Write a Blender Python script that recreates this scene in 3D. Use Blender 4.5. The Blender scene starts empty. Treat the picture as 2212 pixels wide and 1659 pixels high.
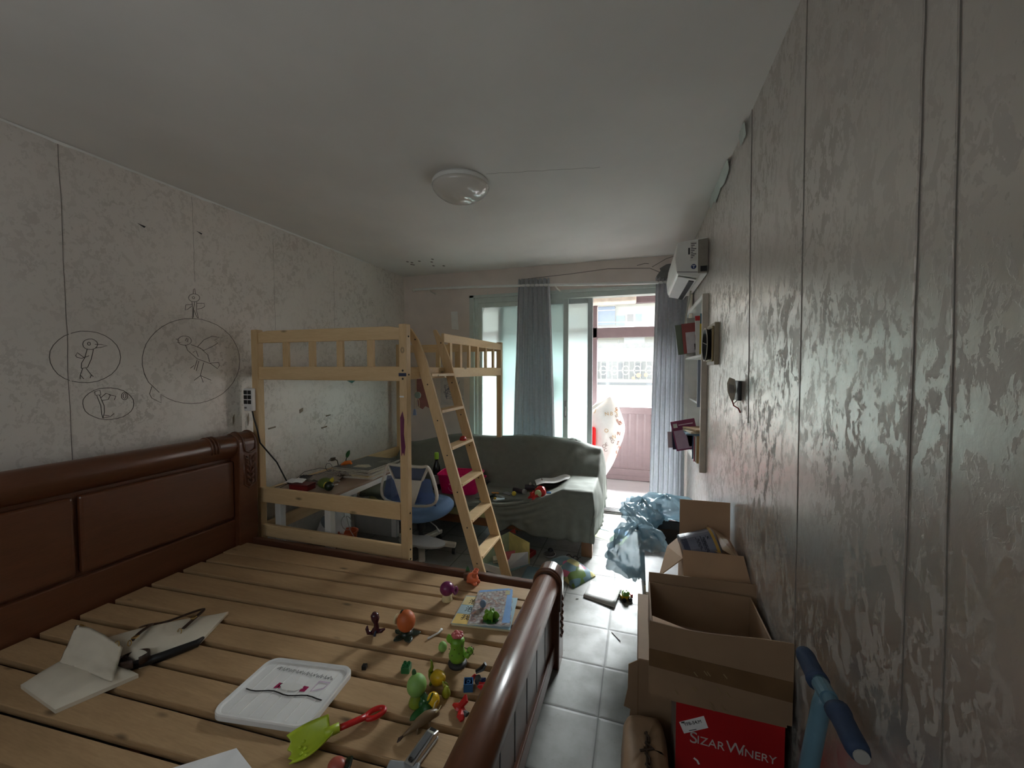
import bpy, bmesh, math, random
from mathutils import Vector, Matrix, Euler, noise
C = bpy.context.scene.collection
PI = math.pi
random.seed(7)

# ---------------------------------------------------------------- camera, world, light, exposure
sc = bpy.context.scene
cd = bpy.data.cameras.new('camera'); cam = bpy.data.objects.new('camera', cd); C.objects.link(cam)
cd.sensor_fit = 'HORIZONTAL'; cd.sensor_width = 36.0; cd.lens = 853.0 / 2212 * 36.0
cd.clip_start = 0.02; cd.clip_end = 200
cam.location = (0, 0, 1.5)
cam.rotation_euler = (math.radians(90 - 2.182), 0, math.radians(17.674))
sc.camera = cam

w = bpy.data.worlds.new('overcast_sky'); sc.world = w; w.use_nodes = True
nt = w.node_tree; bg = nt.nodes['Background']
bg.inputs[0].default_value = (0.90, 0.96, 1.0, 1); bg.inputs[1].default_value = 0.75

# the bright overcast sky over the lane in front of the balcony, high above what the window shows
ld = bpy.data.lights.new('sky_light', 'AREA'); ld.shape = 'RECTANGLE'; ld.size = 12; ld.size_y = 5
ld.energy = 5600; ld.spread = math.radians(95); ld.color = (0.95, 0.98, 1.0)
lo = bpy.data.objects.new('sky_light', ld); C.objects.link(lo)
lo.location = (-0.8, 10.5, 6.5)
lo.rotation_euler = (Vector((-0.8, 5.0, 1.2)) - Vector(lo.location)).to_track_quat('-Z', 'Y').to_euler()

# added fill lamp outside an invented window opening behind the camera
l2 = bpy.data.lights.new('added_rear_fill', 'AREA'); l2.shape = 'RECTANGLE'; l2.size = 1.7; l2.size_y = 1.1
l2.energy = 0.35; l2.color = (1.0, 0.96, 0.90)
lo2 = bpy.data.objects.new('added_rear_fill', l2); C.objects.link(lo2)
lo2.location = (-1.25, -0.83, 1.65); lo2.rotation_euler = (math.radians(90), 0, 0)

sc.view_settings.view_transform = 'Standard'; sc.view_settings.look = 'None'
sc.view_settings.gamma = 1.0; sc.view_settings.use_curve_mapping = False
sc.view_settings.exposure = 1.25
sc.cycles.max_bounces = 12; sc.cycles.diffuse_bounces = 7; sc.cycles.glossy_bounces = 4
sc.cycles.transmission_bounces = 8; sc.cycles.transparent_max_bounces = 12
sc.cycles.sample_clamp_indirect = 6.0
sc.cycles.use_denoising = True

# ---------------------------------------------------------------- materials
def lin(c):
    c /= 255.0
    return c / 12.92 if c <= 0.04045 else ((c + 0.055) / 1.055) ** 2.4
def rgb(r, g, b): return (lin(r), lin(g), lin(b), 1)
def nn(nt, t, **k):
    n = nt.nodes.new(t)
    for a, v in k.items(): setattr(n, a, v)
    return n
def base_mat(name, col, rough=0.5, metal=0.0, spec=0.5):
    m = bpy.data.materials.new(name); m.use_nodes = True
    b = m.node_tree.nodes['Principled BSDF']
    b.inputs['Base Color'].default_value = col; b.inputs['Roughness'].default_value = rough
    b.inputs['Metallic'].default_value = metal; b.inputs['Specular IOR Level'].default_value = spec
    return m, m.node_tree, b
def mapped(nt, scale=(1, 1, 1), rot=(0, 0, 0)):
    tc = nn(nt, 'ShaderNodeTexCoord'); mp = nn(nt, 'ShaderNodeMapping')
    mp.inputs['Scale'].default_value = scale; mp.inputs['Rotation'].default_value = rot
    nt.links.new(tc.outputs['Object'], mp.inputs['Vector']); return mp.outputs['Vector']
def noisetex(nt, vec, scale, detail=4, rough=0.55, dist=0.0):
    n = nn(nt, 'ShaderNodeTexNoise'); n.inputs['Scale'].default_value = scale; n.inputs['Detail'].default_value = detail
    n.inputs['Roughness'].default_value = rough; n.inputs['Distortion'].default_value = dist
    nt.links.new(vec, n.inputs['Vector']); return n.outputs['Fac']
def ramp(nt, fac, stops):
    r = nn(nt, 'ShaderNodeValToRGB'); e = r.color_ramp.elements
    while len(e) < len(stops): e.new(0.5)
    for i, (p, c) in enumerate(stops): e[i].position = p; e[i].color = c
    nt.links.new(fac, r.inputs['Fac']); return r.outputs['Color']
def mixc(nt, fac, a, b, mode='MIX'):
    m = nn(nt, 'ShaderNodeMix', data_type='RGBA', blend_type=mode)
    for s, v in ((0, fac), (6, a), (7, b)):
        if hasattr(v, 'is_output'): nt.links.new(v, m.inputs[s])
        else: m.inputs[s].default_value = v
    return m.outputs[2]
def bump(nt, b, h, strength=0.3, dist=0.01):
    n = nn(nt, 'ShaderNodeBump'); n.inputs['Strength'].default_value = strength; n.inputs['Distance'].default_value = dist
    nt.links.new(h, n.inputs['Height']); nt.links.new(n.outputs['Normal'], b.inputs['Normal'])
def gray(v): return (v, v, v, 1)

def plain(name, col, rough=0.5, metal=0.0, var=0.12, scale=14, bstr=0.0, spec=0.5):
    m, nt, b = base_mat(name, col, rough, metal, spec)
    v = mapped(nt); f = noisetex(nt, v, scale)
    dark = tuple(c * (1 - var) for c in col[:3]) + (1,); lite = tuple(min(1, c * (1 + var)) for c in col[:3]) + (1,)
    nt.links.new(ramp(nt, f, [(0.3, dark), (0.7, lite)]), b.inputs['Base Color'])
    if bstr: bump(nt, b, noisetex(nt, v, scale * 3), bstr, 0.005)
    return m
def wood(name, c1, c2, rough=0.5, grain=(1, 1, 1), scale=3.0, knots=True, bstr=0.08, coat=0.0):
    m, nt, b = base_mat(name, c1, rough)
    v = mapped(nt, grain)
    f = noisetex(nt, v, scale, 6, 0.6, 0.6)
    f2 = noisetex(nt, v, scale * 9, 3, 0.6)
    col = mixc(nt, 0.35, ramp(nt, f, [(0.3, c1), (0.7, c2)]), ramp(nt, f2, [(0.35, c1), (0.65, c2)]))
    if knots:
        v2 = mapped(nt, tuple(0.35 + 0.65 * (g > 2) for g in grain))
        vo = nn(nt, 'ShaderNodeTexVoronoi'); vo.inputs['Scale'].default_value = 8.5
        nt.links.new(v2, vo.inputs['Vector'])
        k = ramp(nt, vo.outputs['Distance'], [(0.0, gray(1)), (0.05, gray(0.7)), (0.11, gray(0))])
        col = mixc(nt, k, col, tuple(c * 0.28 for c in c1[:3]) + (1,))
    nt.links.new(col, b.inputs['Base Color'])
    bump(nt, b, f2, bstr, 0.004)
    b.inputs['Coat Weight'].default_value = coat; b.inputs['Coat Roughness'].default_value = 0.2
    return m
def clear(name, col, rough=0.05, alpha=0.3, gl=0.1):
    """thin see-through sheet: transparent, diffuse/translucent and a little gloss"""
    m = bpy.data.materials.new(name); m.use_nodes = True; nt = m.node_tree; nt.nodes.clear()
    o = nn(nt, 'ShaderNodeOutputMaterial'); t = nn(nt, 'ShaderNodeBsdfTransparent'); d = nn(nt, 'ShaderNodeBsdfDiffuse')
    tl = nn(nt, 'ShaderNodeBsdfTranslucent'); g = nn(nt, 'ShaderNodeBsdfGlossy')
    d.inputs[0].default_value = col; tl.inputs[0].default_value = col; g.inputs['Roughness'].default_value = rough
    t.inputs[0].default_value = tuple(min(1, c * 0.25 + 0.72) for c in col[:3]) + (1,)
    m1 = nn(nt, 'ShaderNodeMixShader'); m2 = nn(nt, 'ShaderNodeMixShader'); m3 = nn(nt, 'ShaderNodeMixShader')
    m1.inputs[0].default_value = 0.5; m2.inputs[0].default_value = alpha; m3.inputs[0].default_value = gl
    L = nt.links.new
    L(d.outputs[0], m1.inputs[1]); L(tl.outputs[0], m1.inputs[2]); L(t.outputs[0], m2.inputs[1]); L(m1.outputs[0], m2.inputs[2])
    L(m2.outputs[0], m3.inputs[1]); L(g.outputs[0], m3.inputs[2]); L(m3.outputs[0], o.inputs[0])
    return m

def wallpaper(name, base, leafc, sc1, stretch, r_bg, r_leaf, cut, bs, pearl):
    """damask paper: a satin ground with matt leaf blotches, stains and small blisters"""
    m, nt, b = base_mat(name, base, 0.4)
    v = mapped(nt, stretch)
    f1 = noisetex(nt, v, sc1, 3, 0.55, 0.9)
    f2 = noisetex(nt, v, sc1 * 2.7, 4, 0.6, 1.2)
    f3 = noisetex(nt, mapped(nt), 1.3, 4, 0.6)
    msk = ramp(nt, noisetex(nt, mapped(nt), 2.6, 2, 0.5), [(0.38, gray(0.25)), (0.6, gray(1))])
    leaf = mixc(nt, 1.0, ramp(nt, mixc(nt, 0.4, f1, f2), [(cut, gray(0)), (cut + 0.025, gray(1))]), msk, 'MULTIPLY')
    col = mixc(nt, leaf, base, leafc)
    col = mixc(nt, ramp(nt, f3, [(0.4, gray(0.0)), (0.72, gray(0.3))]), col, tuple(c * 0.7 for c in base[:3]) + (1,))
    nt.links.new(col, b.inputs['Base Color'])
    nt.links.new(ramp(nt, leaf, [(0, gray(r_bg)), (1, gray(r_leaf))]), b.inputs['Roughness'])
    nt.links.new(ramp(nt, leaf, [(0, gray(pearl)), (1, gray(pearl * 0.25))]), b.inputs['Metallic'])
    f4 = noisetex(nt, v, sc1 * 1.6, 5, 0.6, 0.5)
    bump(nt, b, mixc(nt, 0.3, f4, leaf), bs, 0.006)
    return m

M = {}
M['wallL'] = wallpaper('wallpaper_silver', rgb(222, 216, 209), rgb(200, 193, 185), 26, (1, 1, 0.8), 0.45, 0.60, 0.52, 0.10, 0.25)
M['wallR'] = wallpaper('wallpaper_silver_leaf', rgb(218, 212, 206), rgb(190, 183, 175), 24, (1, 1, 0.6), 0.30, 0.50, 0.50, 0.15, 0.78)
M['wallB'] = plain('wall_paint', rgb(214, 203, 195), 0.7, var=0.08, scale=3)
M['ceil'] = plain('ceiling_paint', rgb(216, 213, 208), 0.75, var=0.06, scale=1.6)
M['cement'] = plain('bare_cement', rgb(120, 122, 120), 0.9, var=0.2)
M['seam'] = plain('wallpaper_seam', rgb(112, 106, 100), 0.6)
M['crack'] = plain('hairline_crack', rgb(120, 115, 108), 0.9)
M['pencil'] = plain('pencil_line', rgb(84, 80, 76), 0.8)
M['wframe'] = plain('pale_aluminium', rgb(196, 206, 200), 0.4, var=0.04)
M['wframe2'] = plain('grey_aluminium', rgb(188, 196, 198), 0.4, var=0.05)
M['track'] = plain('door_track_metal', rgb(150, 150, 150), 0.35, 0.6)
M['mauve'] = plain('mauve_cladding', rgb(112, 96, 99), 0.5, var=0.06)
M['balfloor'] = plain('balcony_tile', rgb(150, 146, 148), 0.5, var=0.06, scale=4)
M['pine'] = wood('pine_slat', rgb(160, 130, 94), rgb(186, 155, 116), 0.55, (1, 9, 9), 2.2)
M['pineX'] = wood('bunk_pine_across', rgb(206, 174, 128), rgb(224, 196, 152), 0.5, (1, 9, 9), 2.2)
M['pineY'] = wood('bunk_pine_along', rgb(206, 174, 128), rgb(224, 196, 152), 0.5, (9, 1, 9), 2.2)
M['pineZ'] = wood('bunk_pine_upright', rgb(200, 168, 122), rgb(220, 190, 146), 0.5, (9, 9, 1), 2.2)
M['red_wood'] = wood('reddish_brown_wood', rgb(88, 51, 31), rgb(106, 63, 40), 0.34, (6, 1, 6), 3, False, 0.03, 0.35)
M['dark_wood'] = wood('dark_brown_wood', rgb(84, 52, 38), rgb(100, 64, 46), 0.4, (1, 6, 6), 3, False, 0.03, 0.2)
M['desk_top'] = wood('brown_desk_board', rgb(150, 124, 104), rgb(166, 140, 120), 0.4, (9, 1, 9), 3, False)
M['white'] = plain('white_paint', rgb(222, 222, 218), 0.45, var=0.04)
M['plastic_white'] = plain('white_plastic', rgb(226, 226, 224), 0.35, var=0.04)
M['paper'] = plain('white_paper', rgb(232, 232, 232), 0.7, var=0.05)
M['greyplastic'] = plain('grey_plastic', rgb(168, 168, 164), 0.5, var=0.06)
M['beige'] = plain('beige_plastic', rgb(206, 200, 188), 0.5, var=0.05)
M['black'] = plain('black_plastic', rgb(22, 22, 24), 0.4)
M['dkgrey'] = plain('dark_grey', rgb(58, 58, 60), 0.5)
def drape(name, col, frac):
    m = plain(name, col, 0.75, var=0.1, scale=40); nt = m.node_tree
    out = [n for n in nt.nodes if n.type == 'OUTPUT_MATERIAL'][0]; pb = nt.nodes['Principled BSDF']
    t = nn(nt, 'ShaderNodeBsdfTranslucent'); t.inputs[0].default_value = col; mx = nn(nt, 'ShaderNodeMixShader'); mx.inputs[0].default_value = frac
    nt.links.new(pb.outputs[0], mx.inputs[1]); nt.links.new(t.outputs[0], mx.inputs[2]); nt.links.new(mx.outputs[0], out.inputs[0]); return m
M['curtain'] = drape('grey_blue_curtain', rgb(200, 202, 205), 0.36)
M['sofa'] = plain('grey_green_cloth', rgb(116, 120, 112), 0.8, var=0.08, scale=18, bstr=0.12)
M['yellowcloth'] = plain('yellow_cushion_cloth', rgb(186, 182, 130), 0.8, var=0.1)
M['bluecloth'] = plain('blue_seat_cloth', rgb(98, 128, 168), 0.75, var=0.08)
M['bluecloth2'] = plain('slate_blue_cloth', rgb(88, 98, 120), 0.75, var=0.08)
M['bluemesh'] = clear('blue_chair_mesh', rgb(96, 116, 160), 0.4, 0.45, 0.03)
M['magenta'] = plain('magenta_plastic', rgb(226, 20, 110), 0.4, var=0.08)
M['carton'] = plain('brown_cardboard', rgb(170, 138, 108), 0.75, var=0.08, scale=6, bstr=0.05)
M['cartond'] = plain('dull_cardboard', rgb(142, 116, 90), 0.75, var=0.12, scale=6, bstr=0.05)
M['tape'] = plain('clear_parcel_tape', rgb(186, 160, 128), 0.25, var=0.05)
M['redcard'] = plain('red_card', rgb(176, 22, 28), 0.4, var=0.15, scale=4)
M['plasticbag'] = clear('blue_grey_film', rgb(170, 200, 214), 0.22, 0.5, 0.14)
M['metal'] = plain('bright_steel', rgb(190, 190, 190), 0.3, 1.0)
M['gilt'] = plain('dull_gilt', rgb(150, 132, 96), 0.5, 0.3)
M['gold'] = plain('brass', rgb(196, 164, 104), 0.35, 1.0)
M['ivory'] = plain('cream_leather', rgb(214, 206, 188), 0.5, var=0.05)
M['dkbrown'] = plain('dark_brown_leather', rgb(60, 44, 36), 0.4)
def P(name, r, g, b, rough=0.4, **k): 
    if name not in M: M[name] = plain(name, rgb(r, g, b), rough, **k)
    return M[name]

# frosted pane: light scattered through, with a faint rough view
m = bpy.data.materials.new('frosted_glass'); m.use_nodes = True; nt = m.node_tree; nt.nodes.clear()
o_ = nn(nt, 'ShaderNodeOutputMaterial'); tl = nn(nt, 'ShaderNodeBsdfTranslucent'); tl.inputs[0].default_value = (0.66, 0.73, 0.72, 1)
rf = nn(nt, 'ShaderNodeBsdfRefraction'); rf.inputs['IOR'].default_value = 1.08; rf.inputs['Roughness'].default_value = 0.36
rf.inputs['Color'].default_value = (0.74, 0.80, 0.79, 1)
gl = nn(nt, 'ShaderNodeBsdfGlossy'); gl.inputs['Roughness'].default_value = 0.25
ma = nn(nt, 'ShaderNodeMixShader'); ma.inputs[0].default_value = 0.55; mb_ = nn(nt, 'ShaderNodeMixShader'); mb_.inputs[0].default_value = 0.05
nt.links.new(tl.outputs[0], ma.inputs[1]); nt.links.new(rf.outputs[0], ma.inputs[2]); nt.links.new(ma.outputs[0], mb_.inputs[1])
nt.links.new(gl.outputs[0], mb_.inputs[2]); nt.links.new(mb_.outputs[0], o_.inputs[0]); M['frost'] = m
M['glass'] = clear('clear_glass', (0.9, 0.95, 0.95, 1), 0.03, 0.02, 0.05)

# floor tiles 0.3 m
m, nt, b = base_mat('floor_tile', rgb(190, 190, 186), 0.28)
tc = nn(nt, 'ShaderNodeTexCoord'); sx = nn(nt, 'ShaderNodeSeparateXYZ'); nt.links.new(tc.outputs['Object'], sx.inputs[0])
def groove(o, off):
    a = nn(nt, 'ShaderNodeMath', operation='SUBTRACT'); nt.links.new(o, a.inputs[0]); a.inputs[1].default_value = off - 30 + 0.15
    mo = nn(nt, 'ShaderNodeMath', operation='MODULO'); nt.links.new(a.outputs[0], mo.inputs[0]); mo.inputs[1].default_value = 0.3
    s = nn(nt, 'ShaderNodeMath', operation='SUBTRACT'); nt.links.new(mo.outputs[0], s.inputs[0]); s.inputs[1].default_value = 0.15
    ab = nn(nt, 'ShaderNodeMath', operation='ABSOLUTE'); nt.links.new(s.outputs[0], ab.inputs[0]); return ab.outputs[0]
mn = nn(nt, 'ShaderNodeMath', operation='MINIMUM'); nt.links.new(groove(sx.outputs[0], -0.146), mn.inputs[0]); nt.links.new(groove(sx.outputs[1], 1.98), mn.inputs[1])
gr = ramp(nt, mn.outputs[0], [(0.0, gray(1)), (0.0024, gray(1)), (0.0042, gray(0))])
f = noisetex(nt, tc.outputs['Object'], 7, 6, 0.65); f2 = noisetex(nt, tc.outputs['Object'], 40, 3)
tile = mixc(nt, ramp(nt, f, [(0.42, gray(0)), (0.68, gray(0.55))]), rgb(132, 133, 129), rgb(106, 104, 99))
tile = mixc(nt, ramp(nt, f2, [(0.66, gray(0)), (0.72, gray(0.5))]), tile, rgb(110, 106, 100))
nt.links.new(mixc(nt, gr, tile, rgb(40, 38, 35)), b.inputs['Base Color'])
nt.links.new(ramp(nt, f, [(0.3, gray(0.40)), (0.7, gray(0.58))]), b.inputs['Roughness']); b.inputs['Specular IOR Level'].default_value = 0.35
hh = ramp(nt, mn.outputs[0], [(0.0, gray(0)), (0.012, gray(1))]); bump(nt, b, hh, 0.5, 0.003)
M['tile'] = m

# ---------------------------------------------------------------- mesh building
class MB:
    def __init__(s): s.v = []; s.f = []
    def add(s, vs, fs, mat=None):
        n = len(s.v)
        s.v += [tuple(mat @ Vector(v)) if mat else tuple(v) for v in vs]
        s.f += [tuple(i + n for i in f) for f in fs]; return s
    def box(s, lo, hi, mat=None):
        (a, b, c), (d, e, f) = lo, hi
        return s.add([(a,b,c),(d,b,c),(d,e,c),(a,e,c),(a,b,f),(d,b,f),(d,e,f),(a,e,f)],
                     [(0,3,2,1),(4,5,6,7),(0,1,5,4),(1,2,6,5),(2,3,7,6),(3,0,4,7)], mat)
    def cbox(s, c, size, rot=(0, 0, 0)):
        h = [x / 2 for x in size]
        return s.box([-x for x in h], h, Matrix.Translation(c) @ Euler(rot).to_matrix().to_4x4())
    def beam(s, a, b, w, t, up=(0, 0, 1)):
        a, b = Vector(a), Vector(b); d = (b - a); L = d.length; d.normalize()
        u = Vector(up); u = (u - d * u.dot(d)).normalized(); r = d.cross(u)
        vs = []
        for p in (a, b):
            for x, y in ((-1,-1),(1,-1),(1,1),(-1,1)): vs.append(p + r * (x * w / 2) + u * (y * t / 2))
        return s.add(vs, [(0,3,2,1),(4,5,6,7),(0,1,5,4),(1,2,6,5),(2,3,7,6),(3,0,4,7)])
    def prism(s, poly, d, mat=None):
        """poly: 3-D points of one face, d: extrusion vector"""
        n = len(poly); d = Vector(d)
        vs = [Vector(p) for p in poly] + [Vector(p) + d for p in poly]
        fs = [tuple(range(n - 1, -1, -1)), tuple(range(n, 2 * n))] + [(i, (i+1) % n, n + (i+1) % n, n + i) for i in range(n)]
        return s.add(vs, fs, mat)
    def tube(s, pts, r, n=8, closed=False, cap=True, flat=1.0):
        pts = [Vector(p) for p in pts]; N = len(pts); rings = []
        rr = r if isinstance(r, (list, tuple)) else [r] * N
        prev = None
        for i, p in enumerate(pts):
            if closed: d = pts[(i+1) % N] - pts[i-1]
            else: d = pts[min(i+1, N-1)] - pts[max(i-1, 0)]
            if d.length < 1e-9: d = Vector((0, 0, 1))
            d.normalize()
            if prev is None:
                u = Vector((0, 0, 1)) if abs(d.z) < 0.9 else Vector((1, 0, 0))
            else: u = prev
            u = (u - d * u.dot(d)).normalized(); prev = u; q = d.cross(u)
            rings.append([p + u * (math.cos(2*PI*k/n) * rr[i] * flat) + q * (math.sin(2*PI*k/n) * rr[i]) for k in range(n)])
        vs = [v for R in rings for v in R]; fs = []
        for i in range(N if closed else N - 1):
            j = (i + 1) % N
            for k in range(n): fs.append((i*n+k, i*n+(k+1) % n, j*n+(k+1) % n, j*n+k))
        if cap and not closed: fs += [tuple(range(n-1, -1, -1)), tuple((N-1)*n + k for k in range(n))]
        return s.add(vs, fs)
    def lathe(s, prof, n=24, mat=None):
        """prof: (r, z) list"""
        vs = []; fs = []
        for r, z in prof:
            for k in range(n): vs.append((r * math.cos(2*PI*k/n), r * math.sin(2*PI*k/n), z))
        for i in range(len(prof) - 1):
            for k in range(n): fs.append((i*n+k, i*n+(k+1) % n, (i+1)*n+(k+1) % n, (i+1)*n+k))
        if prof[0][0] > 1e-6: fs.append(tuple(range(n-1, -1, -1)))
        if prof[-1][0] > 1e-6: fs.append(tuple((len(prof)-1)*n + k for k in range(n)))
        return s.add(vs, fs, mat)
    def ball(s, c, r, n=16, m=10, mat=None):
        if not isinstance(r, (tuple, list)): r = (r, r, r)
        vs = [(c[0], c[1], c[2] - r[2])]; fs = []
        for i in range(1, m):
            a = -PI/2 + PI*i/m
            for k in range(n): vs.append((c[0]+r[0]*math.cos(a)*math.cos(2*PI*k/n), c[1]+r[1]*math.cos(a)*math.sin(2*PI*k/n), c[2]+r[2]*math.sin(a)))
        vs.append((c[0], c[1], c[2] + r[2])); T = len(vs) - 1
        for k in range(n): fs.append((0, 1+(k+1) % n, 1+k)); fs.append((T, T-n+k, T-n+(k+1) % n))
        for i in range(m-2):
            for k in range(n): fs.append((1+i*n+k, 1+i*n+(k+1) % n, 1+(i+1)*n+(k+1) % n, 1+(i+1)*n+k))
        return s.add(vs, fs, mat)
    def grid(s, fn, nu, nv):
        """fn(u, v) -> point, u and v in 0..1"""
        vs = [fn(i/nu, j/nv) for j in range(nv+1) for i in range(nu+1)]
        fs = [(j*(nu+1)+i, j*(nu+1)+i+1, (j+1)*(nu+1)+i+1, (j+1)*(nu+1)+i) for j in range(nv) for i in range(nu)]
        return s.add(vs, fs)
    def sheet(s, fn, nu, nv, d):
        """closed slab: a grid and its copy shifted by d(u,v) vector"""
        n0 = len(s.v)
        top = [Vector(fn(i/nu, j/nv)) for j in range(nv+1) for i in range(nu+1)]
        d = Vector(d); bot = [p - d for p in top]; W = nu + 1; K = len(top)
        fs = []
        for j in range(nv):
            for i in range(nu):
                a = j*W+i; fs.append((a, a+1, a+W+1, a+W)); fs.append((K+a, K+a+W, K+a+W+1, K+a+1))
        edge = [(i, 0) for i in range(nu)] + [(nu, j) for j in range(nv)] + [(i, nv) for i in range(nu, 0, -1)] + [(0, j) for j in range(nv, 0, -1)]
        ids = [j*W+i for i, j in edge]
        for a, b in zip(ids, ids[1:] + ids[:1]): fs.append((a, K+a, K+b, b))
        return s.add(top + bot, fs)
    def ribbon(s, pts, w, nrm, lift=0.0012):
        """flat narrow strip along pts on a surface of normal nrm"""
        nrm = Vector(nrm).normalized(); pts = [Vector(p) + nrm * lift for p in pts]; vs = []; fs = []
        for i, p in enumerate(pts):
            d = (pts[min(i+1, len(pts)-1)] - pts[max(i-1, 0)])
            q = d.cross(nrm)
            q = q.normalized() * (w/2) if q.length > 1e-9 else Vector((w/2, 0, 0))
            vs += [p - q, p + q, p + q - nrm * lift * 0.9, p - q - nrm * lift * 0.9]
        for i in range(len(pts)-1):
            a = 4*i
            for k in range(4): fs.append((a+k, a+(k+1) % 4, a+4+(k+1) % 4, a+4+k))
        fs += [(3, 2, 1, 0), tuple(4*(len(pts)-1)+k for k in range(4))]
        return s.add(vs, fs)
    def build(s, name, mat, parent=None, smooth=False, bevel=0.0, seg=2, sub=0, label=None, world=True):
        me = bpy.data.meshes.new(name); me.from_pydata(s.v, [], s.f)
        bm = bmesh.new(); bm.from_mesh(me); bmesh.ops.recalc_face_normals(bm, faces=bm.faces); bm.to_mesh(me); bm.free()
        me.materials.append(M[mat] if isinstance(mat, str) else mat)
        o = bpy.data.objects.new(name, me); C.objects.link(o)
        if smooth:
            for p in me.polygons: p.use_smooth = True
        if bevel:
            b = o.modifiers.new('bevel', 'BEVEL'); b.width = bevel; b.segments = seg; b.limit_method = 'ANGLE'; b.angle_limit = math.radians(35)
        if sub:
            b = o.modifiers.new('sub', 'SUBSURF'); b.levels = sub; b.render_levels = sub
        if parent:
            o.parent = parent
            if world: o.matrix_parent_inverse = wm(parent).inverted()
        if label: o['label'] = label
        return o
def wm(o):
    m = Matrix.LocRotScale(o.location, o.rotation_euler, o.scale)
    if o.parent: m = wm(o.parent) @ o.matrix_parent_inverse @ m
    return m
def tag(o, label, cat, group=None):
    o['label'] = label; o['category'] = cat
    if group: o['group'] = group
    return o
def thing(name, label, cat, loc=(0, 0, 0), rotz=0, group=None):
    o = bpy.data.objects.new(name, None); C.objects.link(o); o.empty_display_size = 0.05
    o.location = loc; o.rotation_euler = (0, 0, rotz)
    return tag(o, label, cat, group)
def struct(o): o['kind'] = 'structure'; return o
def copy_tree(o, parent=None):
    c = o.copy(); C.objects.link(c)
    if parent: c.parent = parent
    for ch in o.children: copy_tree(ch, c)
    return c
def text_mesh(name, body, size, mat, parent, origin, xdir, ydir, depth=0.0006, align='LEFT', label=None):
    """lettering laid on a surface: x along xdir, y along ydir"""
    cu = bpy.data.curves.new('lettering', 'FONT'); cu.body = body; cu.size = size; cu.extrude = depth; cu.align_x = align
    t = bpy.data.objects.new('lettering_tmp', cu); C.objects.link(t)
    dg = bpy.context.evaluated_depsgraph_get(); me = bpy.data.meshes.new_from_object(t.evaluated_get(dg))
    bpy.data.objects.remove(t); bpy.data.curves.remove(cu)
    x = Vector(xdir).normalized(); y = Vector(ydir).normalized(); z = x.cross(y)
    R = Matrix((x, y, z)).transposed().to_4x4(); R.translation = Vector(origin)
    me.transform(R); me.name = name
    me.materials.clear(); me.materials.append(M[mat] if isinstance(mat, str) else mat)
    o = bpy.data.objects.new(name, me); C.objects.link(o)
    if parent: o.parent = parent; o.matrix_parent_inverse = wm(parent).inverted()
    if label: o['label'] = label
    return o
def nz(*a): return noise.noise(Vector(a))
def smooth(a, b, x):
    t = max(0, min(1, (x - a) / (b - a))); return t * t * (3 - 2 * t)

# ================================================================ the room
XL, XR, YB, YF, H = -2.68, 0.45, 4.15, -0.7, 2.60
fl = struct(MB().box((XL - .1, YF - .1, -.1), (XR + .35, 4.32, 0)).build('floor', 'tile'))
ce = struct(MB().box((XL - .1, YF - .1, H), (XR + .35, 4.30, H + .12)).build('ceiling', 'ceil'))
wl = struct(MB().box((XL - .1, YF - .1, 0), (XL, YB + .15, H)).build('wall_left', 'wallL'))
# right wall with the bookshelf recess
NY0, NY1, NZ0, NZ1 = 2.985, 4.03, 0.83, 1.985
b = MB()
b.box((XR, YF - .1, 0), (XR + .35, NY0, H)); b.box((XR, NY1, 0), (XR + .35, YB + .15, H))
b.box((XR, NY0, 0), (XR + .35, NY1, NZ0)); b.box((XR, NY0, NZ1), (XR + .35, NY1, H)); b.box((XR + .25, NY0, NZ0), (XR + .35, NY1, NZ1))
wr = struct(b.build('wall_right', 'wallR'))
# wall behind the camera, with an added window opening for the fill lamp
b = MB().box((XL, YF - .1, 0), (XR, YF, 1.1)).box((XL, YF - .1, 2.2), (XR, YF, H)).box((XL, YF - .1, 1.1), (-2.1, YF, 2.2)).box((-.4, YF - .1, 1.1), (XR, YF, 2.2))
struct(b.build('wall_front', 'wallB'))
W2 = struct(bpy.data.objects.new('added_window', None)); C.objects.link(W2); W2.location = (-1.25, YF, 1.65)  # invented window, added to frame the fill lamp's opening
b = MB()
for x in (-2.1, -1.275, -.45): b.box((x, YF - .08, 1.1), (x + .05, YF - .02, 2.2))
b.box((-2.05, YF - .08, 1.1), (-.45, YF - .02, 1.15)).box((-2.05, YF - .08, 2.15), (-.45, YF - .02, 2.2)); b.build('window_frame', 'wframe', W2)
# window wall
OX0, OX1, OZ = -1.83, 0.40, 2.33
b = MB().box((XL, YB, 0), (OX0, YB + .15, H)).box((OX1, YB, 0), (XR, YB + .15, H)).box((OX0, YB, OZ), (OX1, YB + .15, H))
wb = struct(b.build('wall_back', 'wallB'))

# seams, creases and cracks of the wallpaper and plaster
def jitter(p, a, k): return [(q[0] + a * nz(q[0]*k, q[1]*k, q[2]*k + 3), q[1] + a * nz(q[1]*k + 9, q[2]*k, 1), q[2]) for q in p]
def vseam(x, y0, z0, y1, z1, wd, parent, sign, curl=0.0015):
    wd *= .45; curl *= .5
    pts = [(x, y0 + (y1 - y0) * i / 30 + 0.004 * nz(i * .35, y0 * 7, 2), z0 + (z1 - z0) * i / 30) for i in range(31)]
    MB().ribbon(pts, wd, (sign, 0, 0), curl).build('wallpaper_seam', 'seam', parent)
    pts2 = [(p[0], p[1] + .009, p[2]) for p in pts]
    MB().ribbon(pts2, wd * 3, (sign, 0, 0), curl * .8).build('lifted_paper_edge', 'wallL' if sign > 0 else 'wallR', parent)
vseam(XL, 1.192, H, 1.194, .75, .005, wl, 1, .003)
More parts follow.
